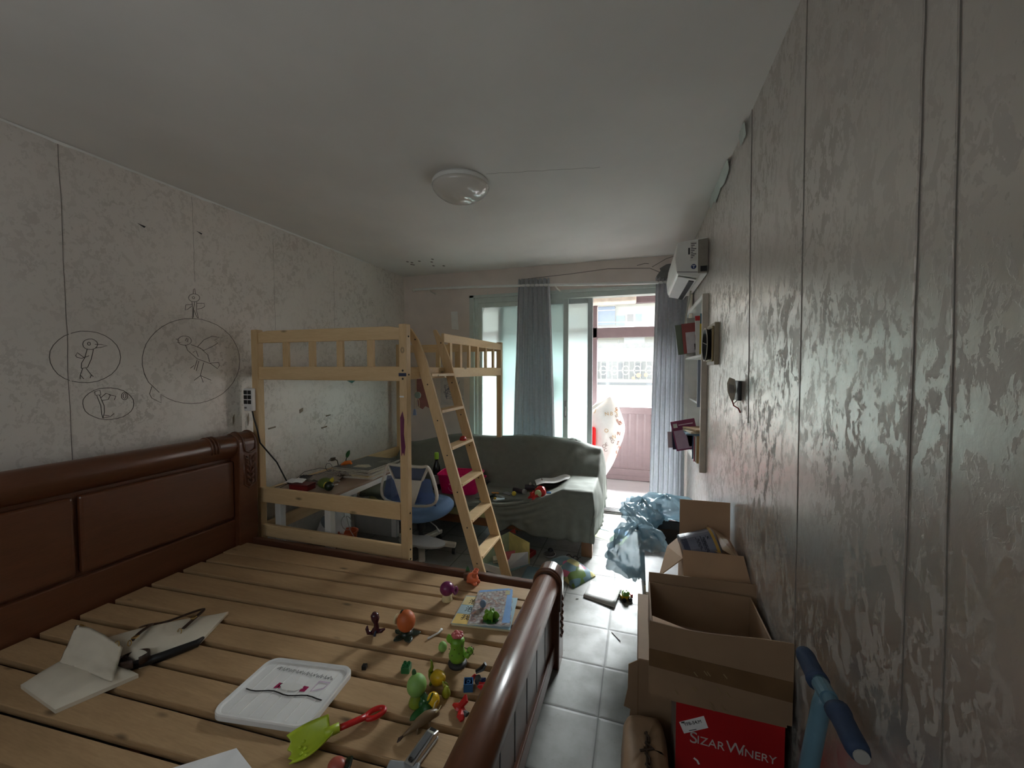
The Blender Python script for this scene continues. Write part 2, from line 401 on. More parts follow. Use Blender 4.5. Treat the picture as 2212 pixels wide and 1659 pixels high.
vseam(XL, 1.793, H - .02, 1.793, 2.05, .003, wl, 1); vseam(XL, 2.37, 2.5, 2.37, 1.8, .003, wl, 1); vseam(XL, 3.0, 2.45, 3.0, 1.8, .003, wl, 1)
vseam(XR, 1.372, H, 1.325, .3, .005, wr, -1, .002); vseam(XR, .788, H, .742, .3, .005, wr, -1, .002)
vseam(XR, 1.947, H, 1.90, 1.27, .006, wr, -1, .004); vseam(XR, .86, H, .85, .9, .003, wr, -1, .003)
# loose paper curling off below the ceiling
for (y0, y1, d) in ((2.02, 2.12, .015), (2.35, 2.9, .02)):
    MB().sheet(lambda u, v: (XR - .002 - d * (1 - v) * (0.5 + .5 * nz(u * 6, y0, 0)) - d * .3, y0 + (y1 - y0) * u, H - .005 - .07 * v * (0.8 + .4 * nz(u * 9, 2, y0))), 14, 4, (-.001, 0, 0)).build('curling_paper', 'wframe', wr)
pts = [(-.83 + .62 * i / 16, 2.12 + .12 * i / 16 + .012 * nz(i * .7, 3, 1), H) for i in range(17)]
MB().ribbon(pts, .0018, (0, 0, -1), .0006).build('hairline_crack', 'crack', ce)
for i in range(9):
    x, y = -2.3 + .5 * random.random(), 3.55 + .3 * random.random()
    MB().ball((x, y, H - .001), (.014, .02, .004), 8, 4).build('flaking_spot', 'crack', ce)
for L in ([(-1.2, 2.47), (-.7, 2.49), (-.3, 2.515), (-.05, 2.50), (.1, 2.49), (.2, 2.44)], [(-.02, 2.525), (.05, 2.54), (.09, 2.535)], [(.12, 2.5), (.25, 2.57), (.35, 2.595)], [(-1.05, 2.40), (-1.05, 2.45)], [(-2.0, 1.95), (-2.0, 2.03)]):
    MB().ribbon([(a, YB, z) for a, z in L], .006, (0, -1, 0)).build('plaster_crack', 'crack', wb)
MB().prism([(.155, YB - .003, 2.39), (.17, YB - .003, 2.42), (.20, YB - .003, 2.46), (.19, YB - .003, 2.48), (.25, YB - .003, 2.515), (.30, YB - .003, 2.52), (.34, YB - .003, 2.56), (.44, YB - .003, 2.58), (.45, YB - .003, 2.30), (.155, YB - .003, 2.30)], (0, .003, 0)).build('bare_cement_patch', 'cement', wb)
MB().prism([(-2.06, YB - .002, 2.16), (-1.98, YB - .002, 2.16), (-1.965, YB - .002, 1.95), (-2.05, YB - .002, 1.96)], (0, .002, 0)).build('pale_patch', 'white', wb)
MB().sheet(lambda u, v: (XL + .003 + .012 * v * (.4 + .6 * abs(nz(u * 30, 1, 0))), .6 + 2.9 * u, H - .002 - .014 * (1 - v) * (.5 + .8 * abs(nz(u * 22, 5, 0)))), 90, 2, (0, 0, .001)).build('torn_paper_edge', 'white', wl)
# pencil drawings on the left wall
DRAW = [
    ('long beaked bird in a round frame', [
        [(1.403,1.565),(1.397,1.531),(1.383,1.500),(1.361,1.472),(1.334,1.451),(1.303,1.436),(1.270,1.430),(1.237,1.431),(1.206,1.439),(1.179,1.454),(1.157,1.475),(1.141,1.500),(1.132,1.528),(1.129,1.557),(1.134,1.587),(1.145,1.615),(1.163,1.641),(1.186,1.663),(1.214,1.679),(1.245,1.690),(1.278,1.693),(1.310,1.688),(1.341,1.675),(1.367,1.655),(1.387,1.629),(1.399,1.598),(1.403,1.565)],
        [(1.309,1.628),(1.306,1.616),(1.297,1.606),(1.285,1.600),(1.272,1.600),(1.261,1.604),(1.254,1.613),(1.251,1.625),(1.254,1.637),(1.262,1.647),(1.274,1.653),(1.287,1.654),(1.298,1.649),(1.306,1.640),(1.309,1.628)],
        [(1.281,1.630),(1.280,1.624),(1.275,1.621),(1.271,1.623),(1.270,1.629),(1.272,1.635),(1.276,1.638),(1.280,1.636),(1.281,1.630)],
        [(1.298,1.627),(1.322,1.628),(1.348,1.623),(1.321,1.612),(1.300,1.609)],
        [(1.267,1.600),(1.257,1.556),(1.244,1.529),(1.242,1.503)],
        [(1.291,1.601),(1.281,1.552),(1.265,1.508),(1.242,1.503)],
        [(1.257,1.556),(1.230,1.582),(1.222,1.566),(1.227,1.558),(1.245,1.553),(1.274,1.568)],
        [(1.247,1.503),(1.238,1.470),(1.250,1.449)],
        [(1.238,1.470),(1.236,1.449)],
        [(1.259,1.503),(1.279,1.470),(1.274,1.454)],
        [(1.279,1.470),(1.287,1.461)],
    ]),
    ('winged bird in a large round frame', [
        [(1.519,1.442),(1.507,1.481),(1.501,1.522),(1.502,1.563),(1.509,1.604),(1.523,1.644),(1.544,1.682),(1.571,1.717),(1.603,1.748),(1.641,1.775),(1.683,1.796),(1.729,1.811),(1.778,1.819),(1.827,1.819),(1.876,1.810),(1.924,1.794),(1.968,1.769),(2.006,1.737),(2.038,1.697),(2.060,1.652),(2.074,1.603),(2.077,1.552),(2.070,1.501),(2.052,1.452),(2.026,1.407),(1.991,1.367),(1.950,1.334),(1.904,1.308),(1.855,1.291),(1.805,1.282),(1.755,1.281),(1.708,1.288),(1.663,1.302),(1.623,1.323),(1.587,1.349),(1.587,1.301),(1.540,1.331),(1.530,1.356),(1.542,1.399)],
        [(1.508,1.473),(1.527,1.424),(1.580,1.362)],
        [(1.763,1.678),(1.759,1.665),(1.748,1.654),(1.732,1.648),(1.715,1.647),(1.700,1.651),(1.690,1.661),(1.686,1.673),(1.690,1.685),(1.701,1.696),(1.716,1.703),(1.734,1.704),(1.749,1.700),(1.760,1.690),(1.763,1.678)],
        [(1.737,1.694),(1.728,1.675),(1.741,1.671),(1.744,1.692)],
        [(1.691,1.683),(1.675,1.682),(1.694,1.672),(1.679,1.662),(1.702,1.663)],
        [(1.729,1.648),(1.741,1.616),(1.795,1.564),(1.867,1.538),(1.929,1.543),(1.935,1.525),(1.920,1.503),(1.873,1.538)],
        [(1.760,1.654),(1.817,1.633),(1.861,1.593),(1.871,1.545)],
        [(1.798,1.642),(1.838,1.688),(1.892,1.717),(1.940,1.710),(1.905,1.690),(1.929,1.674),(1.890,1.647),(1.836,1.620),(1.798,1.642)],
        [(1.771,1.604),(1.790,1.615),(1.802,1.578)],
        [(1.795,1.557),(1.774,1.496)],
        [(1.804,1.553),(1.787,1.486)],
        [(1.775,1.523),(1.753,1.503)],
        [(1.833,1.540),(1.812,1.462),(1.827,1.414)],
        [(1.812,1.458),(1.877,1.426)],
        [(1.812,1.458),(1.772,1.427)],
    ]),
    ('small standing figure with a pointed hat', [
        [(1.821,1.955),(1.818,1.945),(1.810,1.935),(1.799,1.928),(1.787,1.924),(1.774,1.924),(1.764,1.928),(1.757,1.935),(1.755,1.944),(1.758,1.954),(1.765,1.963),(1.776,1.971),(1.788,1.975),(1.801,1.975),(1.811,1.972),(1.818,1.965),(1.821,1.955)],
        [(1.791,1.950),(1.789,1.945),(1.783,1.942),(1.778,1.943),(1.776,1.948),(1.778,1.953),(1.784,1.956),(1.789,1.955),(1.791,1.950)],
        [(1.783,1.974),(1.785,2.002),(1.792,2.009),(1.797,1.975)],
        [(1.774,1.922),(1.778,1.871),(1.774,1.820)],
        [(1.789,1.925),(1.781,1.871),(1.781,1.825)],
        [(1.803,1.927),(1.799,1.874),(1.809,1.824)],
        [(1.774,1.907),(1.738,1.898),(1.732,1.864),(1.747,1.872),(1.771,1.894)],
        [(1.805,1.918),(1.847,1.924),(1.850,1.906),(1.830,1.889),(1.804,1.881)],
        [(1.786,1.872),(1.798,1.833),(1.805,1.825)],
    ]),
    ('small creature beside a fruit in an oval frame', [
        [(1.455,1.306),(1.451,1.285),(1.440,1.266),(1.424,1.251),(1.403,1.239),(1.379,1.232),(1.353,1.230),(1.327,1.233),(1.303,1.241),(1.282,1.253),(1.264,1.268),(1.251,1.286),(1.243,1.305),(1.241,1.324),(1.244,1.343),(1.253,1.361),(1.267,1.376),(1.286,1.388),(1.308,1.397),(1.332,1.400),(1.358,1.399),(1.383,1.393),(1.407,1.382),(1.427,1.367),(1.442,1.349),(1.452,1.328),(1.455,1.306)],
        [(1.289,1.382),(1.310,1.389),(1.314,1.364),(1.292,1.365),(1.289,1.382)],
        [(1.297,1.365),(1.312,1.308),(1.315,1.263),(1.318,1.241)],
        [(1.309,1.364),(1.325,1.307),(1.326,1.273),(1.319,1.243)],
        [(1.313,1.347),(1.336,1.371),(1.353,1.361),(1.343,1.339),(1.317,1.335)],
        [(1.346,1.362),(1.375,1.354),(1.370,1.335)],
        [(1.428,1.351),(1.426,1.340),(1.420,1.333),(1.413,1.331),(1.406,1.334),(1.401,1.342),(1.400,1.353),(1.402,1.363),(1.407,1.370),(1.414,1.373),(1.421,1.369),(1.426,1.361),(1.428,1.351)],
        [(1.420,1.351),(1.419,1.343),(1.415,1.338),(1.411,1.339),(1.408,1.344),(1.407,1.352),(1.409,1.360),(1.412,1.365),(1.416,1.365),(1.419,1.360),(1.420,1.351)],
        [(1.318,1.241),(1.349,1.246),(1.366,1.260)],
        [(1.325,1.257),(1.345,1.251)],
    ]),

]
for lab, lines in DRAW:
    b = MB()
    for L in lines: b.ribbon([(XL, y + .002 * nz(y * 40, z * 40, 1), z + .002 * nz(y * 40, z * 40, 5)) for y, z in L], .0029, (1, 0, 0), .0008)
    b.build('pencil_drawing', 'pencil', wl, label='pencil drawing of a ' + lab)
for (y, z, s) in ((1.52, 2.31, .02), (1.83, 2.37, .018), (3.55, 2.2, .01)):
    MB().prism([(XL + .002, y - s, z + s * .3), (XL + .002, y + s, z), (XL + .004, y + s * .6, z - s * .5)], (-.002, 0, 0)).build('wall_nick', 'black', wl)
for (y, z, a, h) in ((2.43, .98, .05, .025), (2.32, 1.05, .07, .012), (2.6, 1.16, .04, .03), (2.85, .98, .07, .012), (2.9, 1.08, .06, .01), (2.02, 1.16, .012, .05), (2.13, 1.15, .01, .06)):
    MB().prism([(XL + .003, y - a/2, z), (XL + .003, y + a/2, z + h * .5), (XL + .003, y + a/2.2, z - h * .5), (XL + .003, y - a/2.4, z - h)], (-.002, 0, 0)).build('torn_paper_scrap', P('scrap_brown', 130, 116, 96), wl)
MB().sheet(lambda u, v: (XL + .004 + .02 * (1 - v) * (0.4 + .6 * u) + .006 * nz(u * 5, v * 5, 0), 2.16 + .34 * u, .55 + .47 * v), 12, 12, (.001, 0, 0)).build('peeling_sheet', 'wallL', wl)

# ---------------------------------------------------------------- sliding door in the window wall
D = struct(bpy.data.objects.new('door_1', None)); C.objects.link(D); D.location = (-.72, 4.2, 0)
f = MB()
f.box((OX0, YB - .005, 0), (OX0 + .055, YB + .15, OZ)); f.box((OX0, YB - .005, OZ - .03), (OX1, YB + .15, OZ))
f.build('reveal', 'wframe', D, bevel=.003)
f = MB().box((OX0 + .055, 4.17, .02), (OX0 + .09, 4.29, OZ - .03)).box((OX0 + .09, 4.17, OZ - .085), (OX1, 4.29, OZ - .03)).box((OX1 - .03, 4.17, .02), (OX1, 4.29, OZ - .085))
f.build('frame', 'wframe', D, bevel=.003)
f = MB().box((OX0, 4.16, -.005), (OX1, 4.31, .012))
for y in (4.175, 4.20, 4.225, 4.25, 4.275): f.box((OX0, y, .012), (OX1, y + .006, .026))
f.build('track', 'track', D)
def sash(x0, x1, y, handle=None, fm='wframe'):
    z0, z1 = .03, OZ - .085
    s = MB().box((x0, y - .018, z0), (x0 + .05, y + .018, z1)).box((x1 - .052, y - .018, z0), (x1, y + .018, z1))
    s.box((x0 + .05, y - .018, z1 - .05), (x1 - .052, y + .018, z1)).box((x0 + .05, y - .018, z0), (x1 - .052, y + .018, z0 + .07))
    so = s.build('sash', fm, D, bevel=.003)
    MB().box((x0 + .05, y - .003, z0 + .07), (x1 - .052, y + .003, z1 - .05)).build('frosted_pane', 'frost', so)
    if handle:
        h = MB().box((handle - .012, y - .03, .98), (handle + .012, y - .018, 1.16)).box((handle - .006, y - .042, 1.0), (handle + .006, y - .03, 1.1))
        h.build('handle', 'greyplastic', so, bevel=.003)
sash(-1.742, -.71, 4.205, -.735); sash(-1.51, -.458, 4.25, None, 'wframe2')

# ---------------------------------------------------------------- balcony beyond the door
struct(MB().box((-2.7, 4.31, -.12), (.9, 5.75, -.005)).build('floor_balcony', 'balfloor'))
struct(MB().box((-2.7, 4.30, 2.50), (.9, 5.75, 2.62)).build('ceiling_balcony', 'ceil'))
struct(MB().box((-2.8, 4.30, 0), (-2.7, 5.75, 2.5)).build('wall_balcony_left', 'wallB'))
struct(MB().box((.9, 4.30, 0), (1.0, 5.75, 2.5)).build('wall_balcony_right', 'wallB'))
bm_ = MB().box((-.62, 5.2, 2.35), (-.03, 5.45, 2.5)).build('trim_1', P('cream_plaster', 214, 204, 190), bevel=.02, seg=3); struct(bm_)
G = struct(bpy.data.objects.new('window_1', None)); C.objects.link(G); G.location = (-.9, 5.55, 0)
p_ = MB().box((-2.7, 5.5, 0.0), (.9, 5.6, .06)).box((-2.7, 5.49, .90), (.9, 5.62, .99)).box((-2.7, 5.5, .06), (.9, 5.6, .15))
p_.build('sill_rail', 'mauve', G, bevel=.004)
n = 150; b = MB()
b.grid(lambda u, v: (-2.7 + 3.6 * u, 5.53 + (.006 if int(u * n) % 4 == 0 else 0), .15 + .75 * v), n, 1)
b.box((-2.7, 5.545, .15), (.9, 5.58, .90)); b.build('ribbed_panel', 'mauve', G)
fr = MB().box((-2.7, 5.5, 1.925), (.9, 5.6, 2.06)).box((-2.7, 5.5, 2.375), (.9, 5.6, 2.5))
for x in (-2.7, -1.64, -.60, .44): fr.box((x, 5.5, .99), (x + .065, 5.6, 2.375))
fr.build('window_frame', 'mauve', G, bevel=.004)
for x in (-2.635, -1.575, -.535):
    MB().box((x, 5.548, .99), (x + .975, 5.552, 1.925)).build('pane', 'glass', G); MB().box((x, 5.548, 2.06), (x + .975, 5.552, 2.375)).build('pane', 'glass', G)

# ---------------------------------------------------------------- facade across the lane
F = thing('apartment_building', 'cream tiled apartment block across the lane, seen through the open balcony window', 'building', (0, 14.6, 0))
P('facade', 196, 190, 174, .8, var=.04, scale=2); P('facade2', 196, 192, 180, .8, var=.1, scale=3)
b = MB().box((-14, 14, -9.0), (9, 16, 6.2))
b.build('wall', 'facade', F)
b = MB()
for x in [-14 + .72 * i for i in range(33)]: b.box((x, 13.988, 1.85), (x + .02, 14, 6.2))
for z in (2.45, 3.05, 3.62, 4.2, 4.8, 5.4): b.box((-14, 13.988, z), (9, 14, z + .02))
b.build('tile_joint', 'facade2', F)
P('blue_glass', 96, 120, 150, .15); P('shop_dark', 74, 76, 80, .3)
bb = MB().box((-1.34, 13.6, 2.98), (-.75, 14, 3.62)).build('bay_window', 'blue_glass', F)
MB().box((-1.36, 13.58, 3.58), (-.73, 14, 3.64)).box((-1.36, 13.59, 3.44), (-.74, 13.6, 3.47)).build('bay_frame', 'facade2', bb)
MB().box((-.72, 13.9, 2.98), (-.45, 14, 3.3)).build('window_pane', P('pale_blue_glass', 128, 168, 190, .2), F)
for x0, x1 in ((-.42, .16), (1.2, 1.9), (-2.6, -2.0)):
    wf = MB().box((x0, 13.94, 3.0), (x1, 14, 3.06)).box((x0, 13.94, 3.34), (x1, 14, 3.40)).box((x0, 13.94, 3.06), (x0 + .05, 14, 3.34)).box((x1 - .05, 13.94, 3.06), (x1, 14, 3.34)).box(((x0+x1)/2 - .03, 13.94, 3.06), ((x0+x1)/2 + .03, 14, 3.34)).build('window_frame', 'white', F)
    MB().box((x0 + .05, 13.965, 3.06), ((x0+x1)/2 - .03, 13.99, 3.34)).build('pane', P('brown_glass', 116, 104, 100, .2), wf)
    MB().box(((x0+x1)/2 + .03, 13.965, 3.06), (x1 - .05, 13.99, 3.34)).build('pane', 'pale_blue_glass', wf)
MB().box((-.45, 13.7, 1.95), (.2, 14, 2.72)).build('balcony_box', 'white', F)
MB().tube([(-.6, 13.96, 1.9), (-.64, 13.96, 2.5)], .02, 6).build('drain_pipe', 'facade2', F)
t = thing('overhead_cable', 'thin pale cable strung across the lane in front of the facade', 'cable', (-.6, 13.2, 3))
MB().tube([(-3 + 6 * i / 20, 13.2, 3.05 - .12 * i / 20 + .1 * (i / 20 - .5) ** 2) for i in range(21)], .012, 5).build('wire', 'facade2', t)
W_ = thing('balustrade_wall', 'concrete garden wall with rounded lattice openings and a dark pipe along its top', 'wall', (0, 12.2, 0))
MB().box((-9, 12, -9.0), (6, 12.3, 1.0)).build('lower_wall', 'facade', W_)
MB().box((-9, 11.9, 1.72), (6, 12.3, 2.1)).build('coping_slab', 'facade2', W_)
MB().box((-9, 11.94, 1.0), (6, 12.3, 1.2)).build('ledge', 'facade', W_)
MB().tube([(-9, 11.88, 1.07), (6, 11.88, 1.07)], .035, 8).build('dark_pipe', 'shop_dark', W_)
b = MB()
for i in range(70):
    x = -6.5 + i * .16
    b.box((x, 12.02, 1.2), (x + .025, 12.1, 1.72))
for i in range(36):
    x = -6.42 + i * .32
    b.tube([(x + .1 * math.cos(a), 12.0, 1.46 + .13 * math.sin(a)) for a in [2*PI*k/10 for k in range(10)]], .016, 6, closed=True)
b.box((-6.5, 12.02, 1.44), (5, 12.08, 1.47)); b.build('lattice', 'facade', W_)
MB().box((-9, 12.75, .6), (6, 12.8, 2.3)).build('wall_behind_lattice', P('pale_grey_wall', 176, 172, 164, .8), W_)  # plain wall, a little greyer and darker than the facade
for i in range(10):
    x = -3.2 + i * .52
    MB().box((x, 12.7, 1.22), (x + .2, 12.76, 1.68)).build('shop_window', 'shop_dark', W_)
for (x, z, s) in ((.02, 1.32, .07), (-.12, 1.24, .05), (.22, 1.33, .06)):
    pl = thing('potted_flower', 'orange flower head showing on the balustrade ledge', 'flower', (x, 11.86, 1.2), group='orange flowers on the balustrade')
    MB().ball((x, 11.86, z), (s, s * .5, s), 8, 6).build('bloom', P('orange_bloom', 220, 150, 90), pl); MB().tube([(x, 11.86, 1.19), (x, 11.86, z)], .008, 5).build('stem', P('stem_green', 90, 110, 70), pl)
struct(MB().box((-16, 5.8, -9.2), (12, 16, -9.0)).build('ground', P('lane_asphalt', 74, 74, 72, .9)))

# ================================================================ slatted double bed
BED = thing('wooden_bed', 'dark reddish wooden double bed with bare pine slats and no mattress', 'bed', (-1.5, 1.1, 0))
BY0, BY1 = .12, 2.0        # near and far end of the bed
# headboard
b = MB().box((-2.62, BY0, .12), (-2.56, 1.92, 1.0)); hbd = b.build('headboard_panel', 'red_wood', BED, bevel=.004)
b = MB()
prof = [(-2.625, .93), (-2.625, 1.0)] + [(-2.56 + .066 * math.cos(a), 1.0 + .066 * math.sin(a)) for a in [PI - PI * i / 14 for i in range(15)]] + [(-2.494, .99), (-2.505, .95), (-2.53, .925), (-2.545, .915)]
b.prism([(x, BY0, z) for x, z in prof], (0, 1.80, 0)); hr = b.build('headboard_roll', 'red_wood', BED, smooth=False, bevel=.004)
for p in hr.data.polygons: p.use_smooth = len(p.vertices) == 4
b = MB()
for y in (1.745, 1.765, 1.785):
    b.tube([(-2.56 + .068 * math.cos(a), y, 1.0 + .068 * math.sin(a)) for a in [PI * .9 - PI * 1.05 * i / 14 for i in range(15)]], .006, 8)
b.build('turned_ring', 'red_wood', hr, smooth=True)
for y0, y1 in ((BY0 + .02, 1.128), (1.146, 1.905)):
    MB().box((-2.565, y0, .515), (-2.53, y1, .895)).build('raised_panel', 'red_wood', hbd, bevel=.014, seg=3)
MB().box((-2.57, BY0, .15), (-2.535, 1.92, .50)).build('lower_board', 'red_wood', hbd, bevel=.008)
def hb_post(y0, y1):
    n = 14
    prof = [(-2.635, 0), (-2.635, .99)] + [(-2.56 + .075 * math.cos(a), .998 + .075 * math.sin(a)) for a in [PI - PI * i / n for i in range(n + 1)]] + [(-2.485, .9), (-2.492, .7), (-2.50, 0)]
    p = MB().prism([(x, y0, z) for x, z in prof], (0, y1 - y0, 0)).build('headboard_post', 'red_wood', BED, bevel=.006)
    # arched cap moulding and the carved leaf panel on the face
    c = MB(); w = y1 - y0
    c.tube([(-2.56 + .078 * math.cos(a), y0 + .035, .998 + .078 * math.sin(a)) for a in [PI * .75 - PI * .78 * i / 10 for i in range(11)]] + [(-2.478, y0 + .04, .955), (-2.476, y0 + w/2, .94), (-2.478, y1 - .02, .955)] +
           [(-2.56 + .078 * math.cos(a), y1 - .015, .998 + .078 * math.sin(a)) for a in [-.03 * PI + PI * .78 * i / 10 for i in range(11)]], .006, 6)
    c.tube([(-2.487, y0 + .035, .93), (-2.489, y0 + .035, .73), (-2.49, y0 + w * .5, .70), (-2.489, y1 - .02, .73), (-2.487, y1 - .02, .93)], .005, 6)
    yc = (y0 + y1) / 2 + .008
    c.tube([(-2.486, yc, .925), (-2.484, yc + .004, .86), (-2.486, yc - .004, .80), (-2.488, yc, .72)], [.007, .006, .005, .003], 6)
    for k in range(5):
        z = .90 - .04 * k; s = .034 - .004 * k
        for sg in (-1, 1):
            c.tube([(-2.486, yc, z - .02), (-2.480, yc + sg * s * .55, z - .005), (-2.482, yc + sg * s, z + .008), (-2.485, yc + sg * s * .8, z + .018), (-2.486, yc + sg * s * .55, z + .010)], [.004, .008, .006, .005, .003], 6)
    c.ball((-2.488, yc, .725), (.008, .014, .014), 8, 6)
    c.build('leaf_carving', 'red_wood', p, smooth=True)
hb_post(1.905, 2.04); hb_post(BY0 - .13, BY0)
# footboard
b = MB(); n = 18
prof = [(-.478, .40)] + [(-.42 + .060 * math.cos(a), .43 + .060 * math.sin(a)) for a in [PI - PI * i / n for i in range(n + 1)]] + [(-.362, .405), (-.375, .385), (-.465, .385)]
b.prism([(x, BY0, z) for x, z in prof], (0, 1.80, 0)); fr_ = b.build('footboard_rail', 'red_wood', BED)
for p in fr_.data.polygons: p.use_smooth = len(p.vertices) == 4
fp = MB().box((-.45, BY0, .10), (-.392, 1.90, .39)).build('footboard_panel', 'red_wood', BED)
for i in range(11):
    y = 1.73 - .155 * i
    MB().box((-.393, y - .004, .135), (-.3905, y + .004, .36)).build('panel_groove', P('groove_dark', 26, 14, 10), fp)
MB().box((-.46, BY0, .04), (-.378, 1.90, .125)).build('footboard_plinth', 'red_wood', BED, bevel=.006)
def fb_post(y0, y1, ring):
    prof = [(-.484, 0), (-.484, .43)] + [(-.42 + .064 * math.cos(a), .43 + .064 * math.sin(a)) for a in [PI - PI * i / n for i in range(n + 1)]] + [(-.356, .3), (-.357, 0)]
    p = MB().prism([(x, y0, z) for x, z in prof], (0, y1 - y0, 0)).build('footboard_post', 'red_wood', BED, bevel=.008, seg=3)
    c = MB()
    for y in ring:
        c.tube([(-.487, y, .36)] + [(-.42 + .067 * math.cos(a), y, .43 + .067 * math.sin(a)) for a in [PI - PI * i / n for i in range(n + 1)]] + [(-.355, y, .30)], .006, 6)
    for k in range(6):
        z = .33 - .035 * k; yc = (y0 + y1) / 2
        for sg in (-1, 1): c.tube([(-.357, yc, z - .02), (-.352, yc + sg * .016, z), (-.356, yc + sg * .024, z + .012)], [.004, .006, .003], 6)
    c.build('carved_moulding', 'red_wood', p, smooth=True)
fb_post(1.885, 2.005, (1.892, 1.912)); fb_post(BY0 - .12, BY0, (BY0 - .01, BY0 - .03))
# side rails
MB().prism([(-2.50, 1.995, .17), (-.48, 2.03, .17), (-.48, 2.03, .345), (-2.50, 1.995, .345)], (0, .032, 0)).build('side_rail', 'dark_wood', BED, bevel=.004)
MB().box((-2.50, BY0 - .02, .17), (-.48, BY0 + .012, .345)).build('side_rail', 'dark_wood', BED, bevel=.004)
# the rail's small corner block, the bearers and the slats
MB().box((-.905, 1.955, .332), (-.85, 1.995, .372)).build('corner_block', 'dark_wood', BED, bevel=.003)
for x0 in (-2.5, -1.52, -.53): MB().box((x0, BY0 + .014, .22), (x0 + .05, 1.975, .2995)).build('slat_bearer', 'dark_wood', BED)
def slat(yl0, yl1, yr0, yr1, dz=0):
    zt = .33 + dz; zb = .30
    x0, x1 = -2.515, -.487
    q = MB().prism([(x0, yl0, zb), (x1, yr0, zb), (x1, yr1, zb), (x0, yl1, zb)], (0, 0, zt - zb))
    o = q.build('slat', 'pine', BED, bevel=.003)
    return o
SL = [(1.955, 1.99), (1.80, 1.885), (1.673, 1.807), (1.545, 1.657), (1.387, 1.528), (1.23, 1.391), (1.097, 1.247), (.964, 1.108), (.825, .965), (.67, .84), (.53, .70), (.39, .56), (.26, .42), (.145, .28)]
for i in range(len(SL) - 1):
    (l1, r1), (l0, r0) = SL[i], SL[i + 1]
    gp = .004 if i == 0 else .026
    slat(l0 + gp, l1, r0 + gp * 1.0, r1, -.004 if i == 1 else 0)

# ================================================================ loft bunk
BUNK = thing('loft_bed', 'tall pine loft bed frame on four posts with slatted guard rails', 'bed', (-1.97, 3.0, 0))
X0, X1, Y0, Y1 = -2.60, -1.345, 2.10, 3.90
posts = []
for (x, y) in ((X0, Y0), (X1 - .052, Y0), (X0, Y1 - .05), (X1 - .052, Y1 - .05)):
    posts.append(MB().box((x, y, 0), (x + .055 if x == X0 else X1, y + .05, 1.775)).build('post', 'pineZ', BUNK, bevel=.004))
def rail(name, lo, hi, mat): return MB().box(lo, hi).build(name, mat, BUNK, bevel=.004)
xi0, xi1 = X0 + .05, X1 - .05
for y in (Y0 + .012, Y1 - .037):
    t = .025
    prof = [(xi0, 1.682), (xi1, 1.682), (xi1, 1.752), (xi1 - .08, 1.765), (xi0 + .08, 1.765), (xi0, 1.752)]
    MB().prism([(x, y, z) for x, z in prof], (0, t, 0)).build('guard_rail', 'pineX', BUNK, bevel=.003)
    rail('end_rail', (xi0 - .02, y, 1.425), (xi1, y + t, 1.515), 'pineX')
    for x in (-2.307, -2.082, -1.853, -1.617): MB().box((x - .024, y + .004, 1.51), (x + .024, y + t - .004, 1.69)).build('baluster', 'pineZ', BUNK)
rail('end_rail', (xi0 - .025, Y0 - .008, .560), (xi1, Y0 + .02, .665), 'pineX')
rail('end_rail', (xi0 - .025, Y0 + .012, .305), (xi1, Y0 + .04, .390), 'pineX')
# side rails
rail('side_rail', (X1 - .028, Y0 + .05, 1.435), (X1 - .002, Y1 - .05, 1.512), 'pineY')
rail('side_rail', (X0 + .002, Y0 + .05, 1.425), (X0 + .028, Y1 - .05, 1.512), 'pineY')
for x, y0 in ((X1 - .027, 2.66),):
    rail('guard_rail', (x, y0 - .06 if y0 > 2.5 else y0, 1.695), (x + .025, Y1 - .05, 1.76), 'pineY')
for y in (2.72, 2.90, 3.07, 3.25, 3.45, 3.65): MB().box((X1 - .024, y - .018, 1.51), (X1 - .006, y + .018, 1.70)).build('baluster', 'pineZ', BUNK)
for i in range(13):
    y = 2.20 + .13 * i
    MB().box((X0 + .028, y, 1.445), (X1 - .028, y + .07, 1.462)).build('bed_slat', 'pineX', BUNK)
rail('back_rail', (X0 + .002, Y0 + .05, .525), (X0 + .028, Y1 - .05, .625), 'pineY'); rail('back_rail', (X0 + .002, Y0 + .05, .29), (X0 + .028, Y1 - .05, .385), 'pineY')
P('bolt_dark', 40, 36, 32, .4, )
for (x, z) in ((X1 - .026, 1.49), (X1 - .026, 1.44)):
    MB().ball((x, Y0 - .001, z), (.007, .004, .007), 10, 6).build('bolt', 'bolt_dark', BUNK)
for z in (1.70, 1.465, .60, .50, .37, .31): MB().ball((X1 + .001, Y0 + .025, z), (.004, .006, .006), 10, 6).build('bolt', 'bolt_dark', BUNK)
MB().box((X1 - .054, Y0 - .0015, 1.455), (X1 - .001, Y0, 1.475)).build('blue_tape', P('navy_tape', 40, 48, 78), BUNK, label='strip of navy blue tape')
MB().prism([(X1 - .047, Y0, 1.20), (X1 - .03, Y0, 1.24), (X1 - .018, Y0, 1.19), (X1 - .022, Y0, 1.1), (X1 - .012, Y0, 1.02), (X1 - .02, Y0, .965), (X1 - .03, Y0, .985), (X1 - .04, Y0, .96), (X1 - .045, Y0, 1.08)], (0, -.0012, 0)).build('purple_smear', P('purple_paint', 110, 48, 84), BUNK, label='smear of purple paint')
MB().box((X1 - .05, Y0 - .001, 1.325), (X1 - .02, Y0, 1.335)).build('sticker_scrap', 'paper', BUNK)
for k in range(2): MB().tube([(X1 - .026 + (.012 - .005 * k) * math.cos(a), Y0 - .0005, 1.615 + (.018 - .007 * k) * math.sin(a)) for a in [2*PI*i/16 for i in range(16)]], .0012, 4, closed=True).build('pen_scribble', 'pencil', BUNK)

